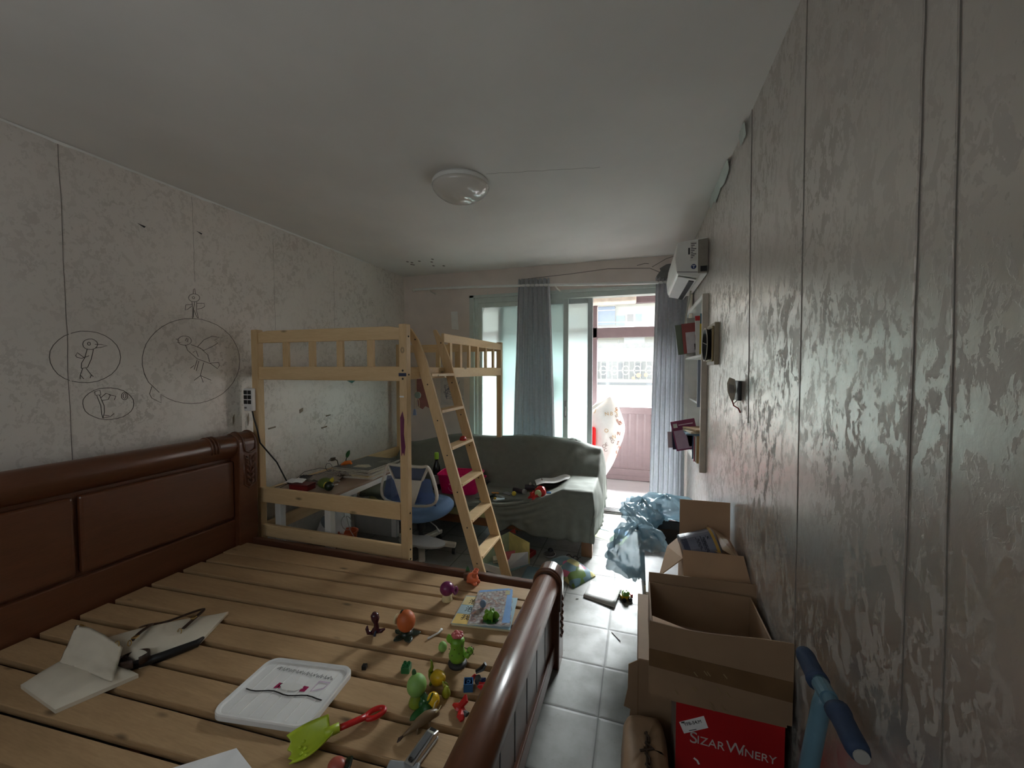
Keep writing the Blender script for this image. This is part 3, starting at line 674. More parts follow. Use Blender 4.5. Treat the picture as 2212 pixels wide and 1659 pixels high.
# ladder leaning on the open side of the loft bed
LAD = thing('wooden_ladder', 'leaning pine ladder with six flat rungs against the loft bed', 'ladder', (-.87, 2.43, 0))
def lx(z): return -.862 - .303 * z
for y, zt in ((2.25, 1.765), (2.60, 1.79)):
    d = .036
    poly = [(lx(0) - d, y, 0), (lx(0) + d, y, 0), (lx(1.55) + d, y, 1.55), (lx(1.68) + d * .6, y, 1.68), (lx(zt) - .002 - d * .3, y, zt), (lx(zt) - d, y, zt - .006), (lx(1.5) - d, y, 1.5)]
    s = MB().prism(poly, (0, .022, 0)).build('stile', 'pineZ', LAD, bevel=.004)
    for z in (1.69, 1.40, 1.17, .95, .72, .5, .28): MB().ball((lx(z), y - .0005, z), (.005, .003, .005), 8, 6).build('screw', 'bolt_dark', s)
for z in (1.45, 1.215, .98, .75, .525, .30):
    x = lx(z)
    MB().box((x - .042, 2.272, z - .0), (x + .036, 2.60, z + .02)).build('rung', 'pineX', LAD, bevel=.003)

# ================================================================ desk under the loft bed
DESK = thing('desk', 'low desk with brown top and white frame under the loft bed', 'desk', (-2.28, 2.65, 0))
DX, DZ = -2.015, .62
MB().box((-2.565, 2.17, DZ - .018), (DX, 3.08, DZ)).build('desk_top', 'desk_top', DESK, bevel=.002)
MB().box((-2.565, 2.185, DZ - .058), (DX + .004, 2.21, DZ - .018)).box((DX - .021, 2.17, DZ - .058), (DX + .004, 3.08, DZ - .0185)).box((-2.565, 3.05, DZ - .058), (DX, 3.075, DZ - .018)).build('frame', 'white', DESK, bevel=.003)
for x in (-2.53, DX - .065):
    for y in (2.2, 2.98): MB().box((x, y, 0), (x + .05, y + .05, DZ - .018)).build('leg', 'white', DESK, bevel=.004)
MB().box((-2.5, 2.985, .0), (DX - .065, 3.0, .16)).build('modesty_board', 'greyplastic', DESK)

# ================================================================ sofa under a loose cover
SOFA = thing('sofa', 'sagging sofa under a loose grey-green cloth cover by the window', 'sofa', (-1.35, 3.6, 0))
SX0, SX1 = -2.52, -.33
def topz(x): return .80 - .055 * smooth(-.62, -.33, x) - .13 * smooth(-1.75, -2.45, x) + .012 * math.sin(x * 5)
def seatz(x, t):
    base = .335 + .02 * t
    s = max(0, min(1, (x + 1.15) / .58)) ** (1.7 + 1.5 * t)
    return base + (.525 - base) * s + .012 * nz(x * 5, t * 6, 1) * (1 - s)
def cover_profile(x):
    pts = []
    zf = seatz(x, 0)
    zbot = .12 + .015 * nz(x * 7, 2, 2) + .07 * math.exp(-((x + .97) / .09) ** 2)
    if x < -1.22: zbot = zf - .045 - .02 * nz(x * 9, 0, 4)
    ple = .006 * math.sin(x * 55 + 3 * nz(x * 4, 0, 0)) 
    for i in range(22):
        t = i / 21; zz_ = zbot + (zf - .02 - zbot) * t; dd = zf - zz_
        sw = .011 * math.sin(dd * 120 + 2 * nz(x * 3, dd * 6, 2)) * math.exp(-dd * 9) * smooth(-1.25, -.95, x) * (1 - smooth(-.42, -.36, x))
        hang = .010 * math.sin(x * 34 + 4 * nz(x * 2.5, t, 0)) * (1 - t) * (1 - smooth(-.55, -.42, x))
        pts.append((3.115 + ple * (1 - t) - sw + hang + (.012 * nz(x * 8, t * 4, 3)), zz_))
    pts += [(3.118, zf - .008), (3.135, zf + .004)]
    for i in range(1, 13):
        t = i / 12
        fold = .010 * nz(x * 11 + t * 3, t * 8 - x * 3, 5) * (1 - t * .6)
        pts.append((3.15 + .45 * t, seatz(x, t) + fold))
    zt = topz(x); zs = seatz(x, 1)
    for i in range(1, 9):
        t = i / 8
        pts.append((3.61 + .21 * t ** 1.3 + .012 * nz(x * 4, t * 5, 8) + .022 * nz(x * 9 - t * 3.5, t * 1.5, 6) * smooth(-1.5, -.5, x), zs + (zt - .03 - zs) * t))
    pts += [(3.845, zt - .005), (3.89, zt + .006), (3.95, zt), (3.985, zt - .03)]
    for i in range(1, 5): pts.append((3.995 + .005 * i, zt - .03 - (zt - .35) * i / 4))
    return pts
NX, NS = 150, 16
cols = []
for i in range(NX + 1):
    x = SX0 + (SX1 - SX0) * i / NX
    cols.append([(x, y, z) for y, z in cover_profile(x)])
last = cols[-1]
for k in range(1, NS + 1):          # the cover hangs down over the right end in pleats
    t = k / NS; c = []
    for (x, y, z) in last:
        zb = .13 + .1 * smooth(3.5, 3.98, y)
        flare = .045 * t * smooth(3.15, 3.5, y)
        pl = .014 * t * math.sin(y * 80) * smooth(.15, .5, t) + .008 * nz(y * 6, t * 4, 9)
        bulge = .02 * math.sin(PI * min(1, t * 1.4))
        c.append((x + bulge + flare + pl, min(y, 3.99) if y < 3.99 else 3.99 + .012 * t, z + (min(z, zb) - z) * t))
    cols.append(c)
NV = len(cols[0]); b = MB()
b.add([p for c in cols for p in c], [(i * NV + j, (i + 1) * NV + j, (i + 1) * NV + j + 1, i * NV + j + 1) for i in range(len(cols) - 1) for j in range(NV - 1)])
cov = b.build('loose_cover', 'sofa', SOFA, smooth=True)
md = cov.modifiers.new('solid', 'SOLIDIFY'); md.thickness = .006; md.offset = -1
# rucked folds of cloth along the seat front, and stitched swirls on the back's top edge
b = MB()
for L in ([(-1.30, 3.14), (-1.1, 3.125), (-.95, 3.14), (-.82, 3.12)], [(-1.2, 3.2), (-1.02, 3.26), (-.9, 3.22), (-.75, 3.17)], [(-1.38, 3.24), (-1.2, 3.3), (-1.06, 3.27)], [(-1.05, 3.16), (-.88, 3.18), (-.72, 3.15)]):
    pts = []
    for i in range(len(L) - 1):
        for k in range(5):
            t = k / 5; x = L[i][0] + (L[i+1][0] - L[i][0]) * t; y = L[i][1] + (L[i+1][1] - L[i][1]) * t
            pts.append((x, y, seatz(x, max(0, (y - 3.15) / .45)) + .004))
    b.tube(pts, [.004 + .014 * math.sin(PI * i / (len(pts) - 1)) for i in range(len(pts))], 8)
b.build('rucked_fold', 'sofa', cov, smooth=True)
b = MB()
for x, s in ((-1.19, .05), (-1.0, .055), (-.62, .05), (-1.75, .05)):
    for k in range(2):
        pts = []
        for i in range(18):
            a = i * .62 + k * 2.6; r = s * (1 - i / 20); px = x + r * math.cos(a) * 1.2 + k * .05; py = 3.9 + r * math.sin(a)
            pts.append((px, min(py, 3.96), topz(px) + .006 + .002))
        b.tube(pts, .0022, 5)
b.build('stitched_swirl', P('cover_stitch', 150, 154, 146), cov)
# what shows under the cover: cushion, timber frame, legs
MB().box((-2.45, 3.135, .20), (-1.18, 3.6, .30)).build('seat_cushion', 'yellowcloth', SOFA, bevel=.04, seg=4, smooth=True)
MB().box((-2.5, 3.16, .13), (-.36, 3.95, .20)).build('frame', P('sofa_timber', 120, 78, 46), SOFA, bevel=.006)
for x, y in ((-.415, 3.125), (-2.5, 3.14), (-.415, 3.88), (-2.5, 3.88), (-1.35, 3.88)):
    MB().box((x, y, 0), (x + .085, y + .075, .14)).build('leg', P('sofa_leg', 118, 84, 56), SOFA, bevel=.004)

# ================================================================ office chair
CH = thing('office_chair', 'blue swivel chair with pale plastic back frame between desk and sofa', 'chair', (-1.66, 2.78, 0))
def bk(u, v):   # the back's plane: u across, v up
    return (-1.665 + u, 2.60 - .02 * v + .05 * abs(u) , .49 + v)
TL, TR, BR, BL = (-.185, .275), (.19, .285), (.245, .03), (-.245, .02)
loop = []
def arcpts(a, b, n=5): return [(a[0] + (b[0]-a[0]) * i / n, a[1] + (b[1]-a[1]) * i / n) for i in range(n)]
path = [(-.19, .245), (-.165, .28), (-.14, .27)] + [(-.1, .27), (.1, .27)] + [(.14, .272), (.165, .285), (.195, .25)] + [(.228, .15), (.25, .06), (.235, .0), (.17, -.03), (0, -.035), (-.17, -.03), (-.235, .0), (-.25, .06), (-.225, .15)]
MB().tube([bk(*p) for p in path], .019, 8, closed=True, flat=.6).build('back_frame', 'beige', CH, smooth=True, sub=1)
MB().prism([bk(-.12, .165), bk(.13, .17), bk(.06, -.02), bk(-.055, -.02)], (0, -.012, 0)).build('back_support', 'beige', CH, bevel=.004)
for a, c in (((-.17, .27), (-.115, .16)), ((.175, .275), (.125, .165))): MB().beam(bk(*a), bk(*c), .012, .03, (0, 1, 0)).build('back_strut', 'beige', CH, bevel=.003)
MB().sheet(lambda u, v: (bk(-.165 + .335 * u + .05 * (1 - v) * (1 - 2 * u), .16 + .115 * v)[0], 2.602 + .012 * math.sin(PI * u), .49 + .16 + .115 * v), 10, 4, (0, -.006, 0)).build('head_band', 'bluecloth2', CH, smooth=True)
MB().sheet(lambda u, v: (-1.665 + (-.235 + .47 * u) * (1 - .2 * v), 2.615 + .02 * math.sin(PI * u), .47 + .2 * v), 10, 6, (0, .004, 0)).build('back_mesh', 'bluemesh', CH)
b = MB(); b.grid(lambda u, v: (-1.665 + .265 * math.cos(2*PI*u) * math.sin(PI * v) ** .6, 2.80 + .25 * math.sin(2*PI*u) * math.sin(PI * v) ** .6, .375 + .075 * (-math.cos(PI * v)) + .05 * (abs(math.cos(2*PI*u)) ** 3) * v - .025 * (v > .75)), 36, 16)
b.build('seat', 'bluecloth', CH, smooth=True)
MB().beam((-1.665, 2.57, .46), (-1.665, 2.74, .30), .05, .02, (1, 0, 0)).build('back_bracket', 'black', CH, bevel=.004)
MB().lathe([(.02, .09), (.02, .2), (.032, .2), (.032, .31), (.1, .32), (.1, .335)], 16, Matrix.Translation((-1.665, 2.79, 0))).build('gas_lift', 'black', CH, smooth=False)
MB().tube([(-1.6, 2.75, .31), (-1.49, 2.72, .27), (-1.46, 2.715, .23)], [.004, .004, .008], 8).build('lever', 'greyplastic', CH)
for k in range(5):
    a = -1.02 + 2 * PI * k / 5; c, s_ = math.cos(a), math.sin(a)
    lg = MB().beam((-1.665 + .03 * c, 2.79 + .03 * s_, .105), (-1.665 + .285 * c, 2.79 + .285 * s_, .075), .05, .035).build('base_leg', 'beige', CH, bevel=.008)
    MB().lathe([(.002, -.012), (.025, -.012), (.028, -.004), (.028, .004), (.025, .012), (.002, .012)], 14, Matrix.Translation((-1.665 + .27 * c, 2.79 + .27 * s_, .0285)) @ Euler((PI/2, 0, a + PI/2)).to_matrix().to_4x4()).build('caster', 'black', lg)
b = MB(); b.sheet(lambda u, v: (-1.60 + (.18 * (1 - (2*v-1) ** 2) ** .5 + .02) * (2 * u - 1) * (1), 2.60 + .18 * v, .155 - .008 * (2*u-1) ** 2 + .006 * v), 16, 12, (0, 0, .012))
b.build('foot_plate', 'greyplastic', CH, smooth=False)
MB().beam((-1.63, 2.7, .14), (-1.665, 2.79, .12), .04, .025).build('plate_bracket', 'beige', CH)

# ================================================================ curtains and rod
ROD = thing('curtain_rod', 'thin pale curtain rod running above the sliding door', 'curtain rod', (-1.0, 4.06, 2.4))
def rodz(x): return 2.417 + (2.325 - 2.417) * smooth(-2.4, .2, x) * .35 + (2.325 - 2.417) * .65 * max(0, min(1, (x + 2.49) / 2.65)) ** 1.5
MB().tube([(x, 4.05, rodz(x)) for x in [-2.47 + 2.88 * i / 24 for i in range(25)]], .014, 10).build('rod', 'white', ROD, smooth=True)
MB().lathe([(.004, 0), (.022, .008), (.028, .02), (.022, .034), (.012, .04)], 14, Matrix.Translation((-2.465, 4.05, rodz(-2.47))) @ Euler((0, -PI/2, 0)).to_matrix().to_4x4()).build('finial', 'beige', ROD, smooth=True)
for x in (-2.30, -.83, .2): MB().tube([(x, 4.05, rodz(x)), (x + .02, 4.09, rodz(x) - .03), (x + .04, 4.148, rodz(x) - .045)], .007, 8).build('bracket', 'beige', ROD)
def curtain(name, x0t, x1t, x0b, x1b, zt0, zt1, zb, y, folds, label, amp=.034):
    t = thing(name, label, 'curtain', ((x0b + x1b) / 2, y, zb), group=None)
    n = folds * 14; b = MB()
    def fn(u, v):
        s = v ** .8; x = (x0t + (x1t - x0t) * u) * (1 - s) + (x0b + (x1b - x0b) * u) * s
        a = amp * (0.75 + .5 * nz(u * 5, v * 1.3, folds)) 
        ph = 2 * PI * folds * u + .5 * nz(u * 4, v * 2, 3)
        z = (zt0 + (zt1 - zt0) * u) * (1 - v) + zb * v + (.008 * math.cos(ph) if v == 0 else 0)
        return (x + .25 * a * math.sin(2 * ph), y + a * math.sin(ph), z)
    b.sheet(fn, n, 22, (0, .004, 0)); b.build('drape', 'curtain', t, smooth=True)
    b = MB()
    for i in range(folds):
        u = (i + .5) / folds; x = x0t + (x1t - x0t) * u
        b2 = MB().tube([(x, y + .018 * math.cos(a), zt0 + (zt1 - zt0) * u - .035 + .018 * math.sin(a)) for a in [2*PI*k/10 for k in range(10)]], .004, 6, closed=True)
        b2.build('curtain_ring', 'greyplastic', t)
    return t
curtain('curtain', -1.22, -.885, -1.29, -.80, 2.447, 2.435, .10, 4.055, 7, 'grey-blue curtain hanging in the middle of the sliding door')
curtain('curtain', .155, .43, .115, .435, 2.372, 2.35, .085, 4.055, 7, 'grey-blue curtain gathered at the right wall beside the books')
t = thing('pull_cord', 'thin pull cord slanting down beside the left door frame', 'cord', (-1.7, 4.1, 1.9))
MB().tube([(-1.585, 4.1, 2.36), (-1.60, 4.10, 2.25), (-1.70, 4.08, 1.95), (-1.79, 4.05, 1.72)], .0025, 5).build('cord', 'wframe', t)

# ================================================================ ceiling lamp
LP = thing('ceiling_lamp', 'round white glossy dome lamp on the ceiling', 'lamp', (-1.005, 2.16, 2.6))
T = Matrix.Translation((-1.005, 2.16, 2.6))
MB().lathe([(.0, 0), (.158, -.001), (.166, -.012), (.164, -.03), (.0, -.031)], 48, T).build('base_ring', 'white', LP, smooth=False)
m, nt, bb_ = base_mat('lamp_dome', rgb(206, 202, 194), .08); bb_.inputs['Coat Weight'].default_value = .6; M['dome'] = m
MB().lathe([(.160, -.028), (.168, -.034), (.160, -.052), (.140, -.075), (.105, -.098), (.06, -.112), (.0, -.116)], 48, T).build('lamp_shade', 'dome', LP, smooth=True)

# ================================================================ air conditioner
AC = thing('air_conditioner', 'white split air conditioner high on the right wall beside the curtain', 'air conditioner', (.40, 3.43, 2.13))
ya, yb = 3.0, 3.86
prof = [(.445, 2.395), (.379, 2.392), (.27, 2.382), (.252, 2.372), (.238, 2.27), (.246, 2.185), (.252, 2.166), (.262, 2.156), (.383, 2.128), (.40, 2.15), (.445, 2.15)]
MB().prism([(x, ya, z) for x, z in prof], (0, yb - ya, 0)).build('body', 'white', AC, bevel=.006, seg=3)
MB().prism([(.258, ya + .02, 2.150), (.375, ya + .02, 2.122), (.378, ya + .02, 2.116), (.256, ya + .02, 2.144)], (0, yb - ya - .04, 0)).build('louver', 'plastic_white', AC, bevel=.002)
MB().prism([(.335, ya + .06, 2.128), (.368, ya + .06, 2.120), (.367, ya + .06, 2.112), (.334, ya + .06, 2.120)], (0, yb - ya - .1, 0)).build('air_slot', 'black', AC)
MB().prism([(.252, ya - .0008, 2.178), (.384, ya - .0008, 2.168), (.384, ya - .0008, 2.164), (.252, ya - .0008, 2.174)], (0, .0008, 0)).build('seam_line', 'dkgrey', AC)
MB().prism([(.383, ya + .004, 2.385), (.447, ya + .004, 2.39), (.447, ya + .004, 2.158), (.385, ya + .004, 2.158)], (0, -.0075, 0)).build('side_panel', P('ac_taupe', 136, 130, 120), AC)
MB().box((.40, ya - .005, 2.168), (.442, ya - .0034, 2.205)).build('pipe_opening', 'black', AC)
lb = MB().box((.335, ya - .0015, 2.245), (.376, ya, 2.375)).build('rating_label', P('label_paper', 210, 208, 202), AC)
for i in range(9): MB().box((.339, ya - .0022, 2.36 - .012 * i), (.372 - .01 * (i % 3), ya - .0015, 2.365 - .012 * i)).build('print_line', 'dkgrey', lb)
MB().box((.322, ya - .0015, 2.29), (.333, ya, 2.335)).build('barcode', 'dkgrey', AC)
e = MB().lathe([(0, 0), (.017, 0), (.017, .0012), (0, .0012)], 24, Matrix.Translation((.358, ya, 2.205)) @ Euler((PI/2, 0, 0)).to_matrix().to_4x4()).build('round_emblem', P('emblem_blue', 36, 58, 110), AC)
MB().box((.356, ya - .0022, 2.194), (.360, ya - .0012, 2.212)).box((.348, ya - .0022, 2.210), (.368, ya - .0012, 2.214)).build('emblem_mark', 'white', e)
MB().tube([(.40, 3.5, 2.13), (.37, 3.5, 1.95), (.36, 3.55, 1.78), (.385, 3.65, 1.74), (.43, 3.8, 1.9), (.44, 3.86, 2.1)], .006, 8).build('power_cable', 'beige', AC, smooth=True)
MB().sheet(lambda u, v: (.44 - .02 * math.sin(PI * u), 3.72 + .1 * u, 2.14 - .22 * v), 6, 4, (.002, 0, 0)).build('pipe_wrap', P('wrap_cream', 190, 180, 160), AC)

# ================================================================ recessed bookshelf and books
SH = thing('bookshelf', 'white bookshelf set into the right wall behind the curtain', 'shelf', (.45, 3.5, .8))
fx = .412
MB().box((fx, NY0 - .025, .785), (XR + .0, NY0 + .006, 2.01)).box((XR, NY0 + .0005, NZ0), (XR + .249, NY0 + .012, NZ1)).build('side_board', P('shelf_paper', 196, 186, 174), SH, bevel=.003)
MB().box((fx + .005, NY1 - .006, .80), (XR, NY1 + .02, 2.0)).box((XR, NY1 - .012, NZ0), (XR + .249, NY1 - .0005, NZ1)).build('side_board', 'white', SH, bevel=.003)
MB().box((fx, NY0 + .006, NZ0 - .035), (XR + .249, NY1 - .012, NZ0 + .006)).build('bottom_board', 'white', SH, bevel=.003)
MB().box((fx, NY0 + .006, NZ1 - .006), (XR + .249, NY1 - .012, NZ1 + .03)).build('top_board', 'white', SH, bevel=.008)
MB().box((fx + .01, NY0 + .012, 1.585), (XR + .245, NY1 - .012, 1.603)).build('shelf_board', 'white', SH, bevel=.002)
MB().box((fx + .05, NY0 + .012, 1.215), (XR + .245, NY1 - .012, 1.232)).build('shelf_board', 'white', SH, bevel=.002)
MB().box((XR + .235, NY0 + .012, NZ0), (XR + .249, NY1 - .012, NZ1)).build('back_board', P('shelf_inside', 206, 204, 198), SH)
def book(name, x0, x1, y, z, h, th, col, label, lean=0.0, group=None, art=None, turn=0.0):
    """upright book: cover towards the camera side (-y), spine or fore edge towards the room (-x)"""
    t = thing(name, label, 'book', (x1, y, z), 0, group)
    t.rotation_euler = (0, lean, turn)
    w_ = x1 - x0; cm = P('cover_%d_%d_%d' % col, *col, .35, var=.05)
    MB().box((-w_, 0, 0), (0, .002, h)).box((-w_, th - .002, 0), (0, th, h)).box((-w_ , .002, 0), (-w_ + .002, th - .002, h)).build('cover', cm, t, world=False)
    MB().box((-w_ + .002, .002, .003), (-.003, th - .002, h - .003)).build('pages', 'paper', t, world=False)
    for (a, c, d, e_, cc) in (art or []):
        MB().box((-w_ + a * w_, -.0008, c * h), (-w_ + d * w_, 0, e_ * h)).build('cover_print', P('print_%d_%d_%d' % cc, *cc, .4), t, world=False)
    return t
g1, g2, g3 = 'books on the top shelf', 'books on the middle shelf', 'books on the bottom shelf'
z1, z2, z3 = 1.604, 1.233, .837
book('book', .475, .65, 3.02, z1, .30, .012, (206, 180, 120), 'tall tan book at the near end of the top shelf', group=g1)
book('book', .455, .65, 3.045, z1, .30, .014, (226, 222, 210), 'cream book second from the near end of the top shelf', group=g1)
tb = book('book', .415, .62, 3.075, z1 + .002, .285, .012, (222, 196, 60), 'yellow and teal picture book standing on the top shelf', group=g1, art=[(0, .75, 1, 1, (40, 110, 140)), (.05, .05, .95, .38, (214, 208, 190)), (.2, .44, .6, .6, (60, 52, 40))])
text_mesh('cover_lettering', 'AT', .07, 'black', tb, (.43, 3.0742, z1 + .15), (1, 0, 0), (0, 0, 1))
book('book', .395, .6, 3.10, z1 + .002, .28, .010, (226, 226, 226), 'white book with red corner standing on the top shelf', -.04, g1, [(0, .88, .5, 1, (190, 50, 60))])
tb = book('book', .33, .52, 3.25, z1 + .03, .225, .012, (150, 74, 70), 'brick red and grey book leaning out of the top shelf', -.10, g1, [(.12, .0, 1, .70, (206, 198, 200)), (.55, .74, 1, .88, (220, 160, 60)), (.45, .42, .8, .6, (170, 50, 46)), (.4, .1, .8, .3, (96, 44, 40))])
book('book', .292, .50, 3.275, z1 + .028, .228, .014, (104, 116, 96), 'grey-green book behind the brick red one on the top shelf', -.12, g1)
book('book', .37, .55, 3.45, z1 + .002, .30, .02, (170, 166, 160), 'pale grey folder at the far end of the top shelf', 0, g1)
for i, (c, nm) in enumerate((((150, 160, 176), 'slate blue thin book'), ((206, 206, 206), 'pale grey thin book'), ((60, 86, 128), 'navy thin book'), ((196, 190, 176), 'buff thin book'), ((72, 78, 86), 'charcoal thin book'), ((150, 60, 56), 'dark red thin book'))):
    far = i > 2
    book('book', .398 + .006 * i, .62, 3.025 + .036 * i + (.03 if far else 0), z2 if not far else z2, .33 - .035 * i, .016, c, nm + ' standing on the middle shelf', 0, g2)
tb = book('book', .285, .455, 3.22, z3 + .075, .225, .014, (134, 56, 92), 'magenta book with a portrait leaning out of the bottom shelf', -.22, g3, [(.05, .05, .95, .68, (188, 158, 176)), (.55, .1, .85, .5, (92, 56, 60)), (.08, .78, .25, .92, (190, 190, 180)), (.3, .84, .9, .87, (214, 190, 200))])
book('book', .262, .43, 3.245, z3 + .055, .17, .02, (30, 36, 66), 'navy book behind the magenta one on the bottom shelf', -.06, g3, [(.15, .45, .25, .55, (210, 214, 220)), (.3, .45, .35, .62, (210, 214, 220))])
book('book', .230, .42, 3.275, z3 + .06, .125, .008, (196, 176, 182), 'pale pink pad sticking out farthest from the bottom shelf', -.05, g3)
for i, (c, nm) in enumerate((((196, 160, 110), 'tan thin book nearest'), ((216, 214, 204), 'ivory thin book'), ((160, 70, 84), 'rose thin book'), ((60, 110, 130), 'teal thin book'), ((214, 210, 200), 'off-white thin book'), ((46, 74, 110), 'dark blue thin book'), ((190, 196, 200), 'pale blue-grey thin book'))):
    book('book', .400 - .006 * (i % 3), .61, 3.015 + .028 * i, z3, .19 - .006 * (i % 4), .016, c, nm + ' standing in the bottom shelf row', 0, g3)
for i, (c, nm, zz) in enumerate((((120, 150, 168), 'pale blue notebook lying on the bottom row of books', .196), ((206, 190, 160), 'buff notebook lying on top of the pale blue one', .21), ((170, 140, 100), 'brown notebook topmost of those lying on the bottom row', .226))):
    t = thing('notebook', nm, 'notebook', (.40 + .01 * i, 3.1, z3 + zz), .2 * i, g3)
    MB().box((-.07, -.09, 0), (.10, .09, .012)).build('cover', P('cover_%d_%d_%d' % c, *c), t, world=False); MB().box((-.068, -.088, .002), (.101, .091, .010)).build('pages', 'paper', t, world=False)

# round duct on its plate, broken socket
V = thing('wall_vent', 'square wooden plate with a dark round duct rim on the right wall', 'vent', (.43, 2.70, 1.65))
MB().box((.425, 2.57, 1.525), (.45, 2.83, 1.775)).build('plate', P('vent_plate', 150, 138, 116), V, bevel=.003)
MB().box((.415, 2.59, 1.545), (.425, 2.81, 1.56)).box((.415, 2.59, 1.74), (.425, 2.81, 1.755)).box((.415, 2.59, 1.56), (.425, 2.605, 1.74)).box((.415, 2.795, 1.56), (.425, 2.81, 1.74)).build('gilt_edge', 'gilt', V, bevel=.002)
Tv = Matrix.Translation((.425, 2.71, 1.65)) @ Euler((0, -PI/2, 0)).to_matrix().to_4x4()
MB().lathe([(.088, 0), (.1, .03), (.1, .032), (.094, .032), (.08, .004), (0, .003)], 36, Tv).build('duct', 'black', V, smooth=False)
b = MB().tube([(.393, 2.71 + .1 * math.cos(a), 1.65 + .1 * math.sin(a)) for a in [2*PI*k/40 for k in range(40)]], .0028, 6, closed=True)
b.build('rim', 'beige', V)
b = MB().tube([(.396, 2.62, 1.63), (.405, 2.71, 1.652), (.396, 2.80, 1.668)], .0015, 5); b.build('guard_wire', 'beige', V)
K = thing('wall_socket', 'broken socket plate hanging off its dark box on the right wall', 'socket', (.43, 2.05, 1.40))
MB().box((.435, 2.02, 1.355), (.4495, 2.11, 1.445)).build('socket_box', 'black', K, bevel=.003)
MB().prism([(.400, 2.025, 1.462), (.426, 2.035, 1.452), (.432, 2.04, 1.40), (.424, 2.045, 1.352), (.408, 2.04, 1.36), (.394, 2.03, 1.395), (.390, 2.025, 1.435)], (.002, .014, 0)).build('face_plate', P('socket_plate', 196, 188, 172), K, bevel=.004)
MB().prism([(.400, 2.024, 1.43), (.420, 2.033, 1.425), (.421, 2.036, 1.39), (.402, 2.029, 1.39)], (0, -.003, 0)).build('socket_inset', 'metal', K)
MB().tube([(.42, 2.07, 1.36), (.425, 2.05, 1.33), (.44, 2.03, 1.32), (.448, 2.03, 1.30)], .003, 6).build('red_wire', P('wire_red', 150, 50, 44), K)
MB().tube([(.42, 2.09, 1.36), (.43, 2.085, 1.335), (.447, 2.07, 1.36)], .003, 6).build('wire', 'beige', K)

# power strip on the loft bed's corner post, its cable down to the desk
S = thing('power_strip', 'white power strip with dark sockets hung on the loft bed corner post', 'power strip', (-2.59, 2.07, 1.2))
MB().box((-2.640, 2.065, 1.205), (-2.560, 2.098, 1.365)).build('housing', 'plastic_white', S, bevel=.008, seg=3)
for i in range(3):
    for j in range(2): MB().box((-2.634 + .036 * j, 2.063, 1.255 + .034 * i), (-2.604 + .036 * j, 2.0652, 1.282 + .034 * i)).build('socket', 'black', S)
MB().box((-2.63, 2.063, 1.222), (-2.61, 2.0652, 1.235)).build('switch', P('switch_grey', 120, 120, 116), S)
MB().tube([(-2.57, 2.075, 1.207), (-2.56, 2.075, 1.16), (-2.55, 2.09, 1.08), (-2.53, 2.095, .98), (-2.50, 2.2, .82), (-2.46, 2.25, .66), (-2.44, 2.28, .628)], .005, 6).build('cable', 'black', S, smooth=True)

# wall things behind the loft bed
t = thing('red_paper', 'ragged faded red paper stuck on the window wall beside the loft bed', 'paper', (-2.4, 4.148, 1.25))
MB().prism([(-2.53, 4.149, 1.42), (-2.33, 4.149, 1.42), (-2.315, 4.149, 1.2), (-2.32, 4.149, 1.06), (-2.36, 4.149, 1.04), (-2.4, 4.149, 1.06), (-2.44, 4.149, 1.02), (-2.5, 4.149, 1.05)], (0, -.003, 0)).build('sheet', P('faded_red', 168, 116, 110, .8), t)
t = thing('drawing_sheet', 'white sheet with blue pen drawing stuck on the window wall behind the ladder', 'paper', (-2.0, 4.148, 1.25))
sh_ = MB().box((-2.2, 4.146, 1.08), (-1.9, 4.149, 1.42)).build('sheet', P('dull_white', 196, 192, 190, .8), t)
b = MB()
for k in range(9): b.ribbon([(-2.16 + .25 * random.random(), 4.146, 1.12 + .26 * random.random()) for _ in range(5)], .004, (0, -1, 0))
b.build('pen_line', P('pen_blue', 90, 92, 120), sh_)
t = thing('hanging_charm', 'knotted cream cord charm with a round tag under the loft bed rail', 'charm', (-1.33, 2.3, 1.3))
xc, yc = -1.37, 2.25
MB().tube([(xc, yc, 1.435), (xc, yc, 1.36)], .004, 6).build('cord', P('cord_cream', 196, 180, 150), t)
MB().lathe([(0, -.004), (.022, -.004), (.022, .004), (0, .004)], 20, Matrix.Translation((xc + .012, yc, 1.33)) @ Euler((PI/2, 0, 0)).to_matrix().to_4x4()).build('round_tag', P('tag_green', 140, 160, 150), t)
MB().tube([(xc + .012 + .012 * math.cos(a), yc, 1.275 + .03 * math.sin(a)) for a in [2*PI*k/14 for k in range(14)]], .003, 6, closed=True).build('cord_loop', 'cord_cream', t)
MB().tube([(xc - .008, yc, 1.36), (xc - .012, yc, 1.24)], .002, 5).build('tassel_cord', 'cord_cream', t)
MB().lathe([(.004, .04), (.008, .03), (.012, 0)], 10, Matrix.Translation((xc - .012, yc, 1.2))).build('tassel', P('tassel_blue', 140, 160, 200), t)
t = thing('painted_paper', 'teal painted paper scrap pinned on the left wall under the loft bed deck', 'paper', (-2.66, 3.2, 1.4))
MB().prism([(-2.676, 3.05, 1.46), (-2.676, 3.38, 1.47), (-2.676, 3.3, 1.40), (-2.676, 3.22, 1.36), (-2.676, 3.12, 1.40)], (-.003, 0, 0)).build('sheet', P('teal_paint', 90, 140, 136, .8), t)

# ================================================================ cartons along the right wall
def slab(b, quad, t, nrm):
    """board from a 4-corner outline, thickness t along nrm"""
    return b.prism(quad, Vector(nrm).normalized() * t)
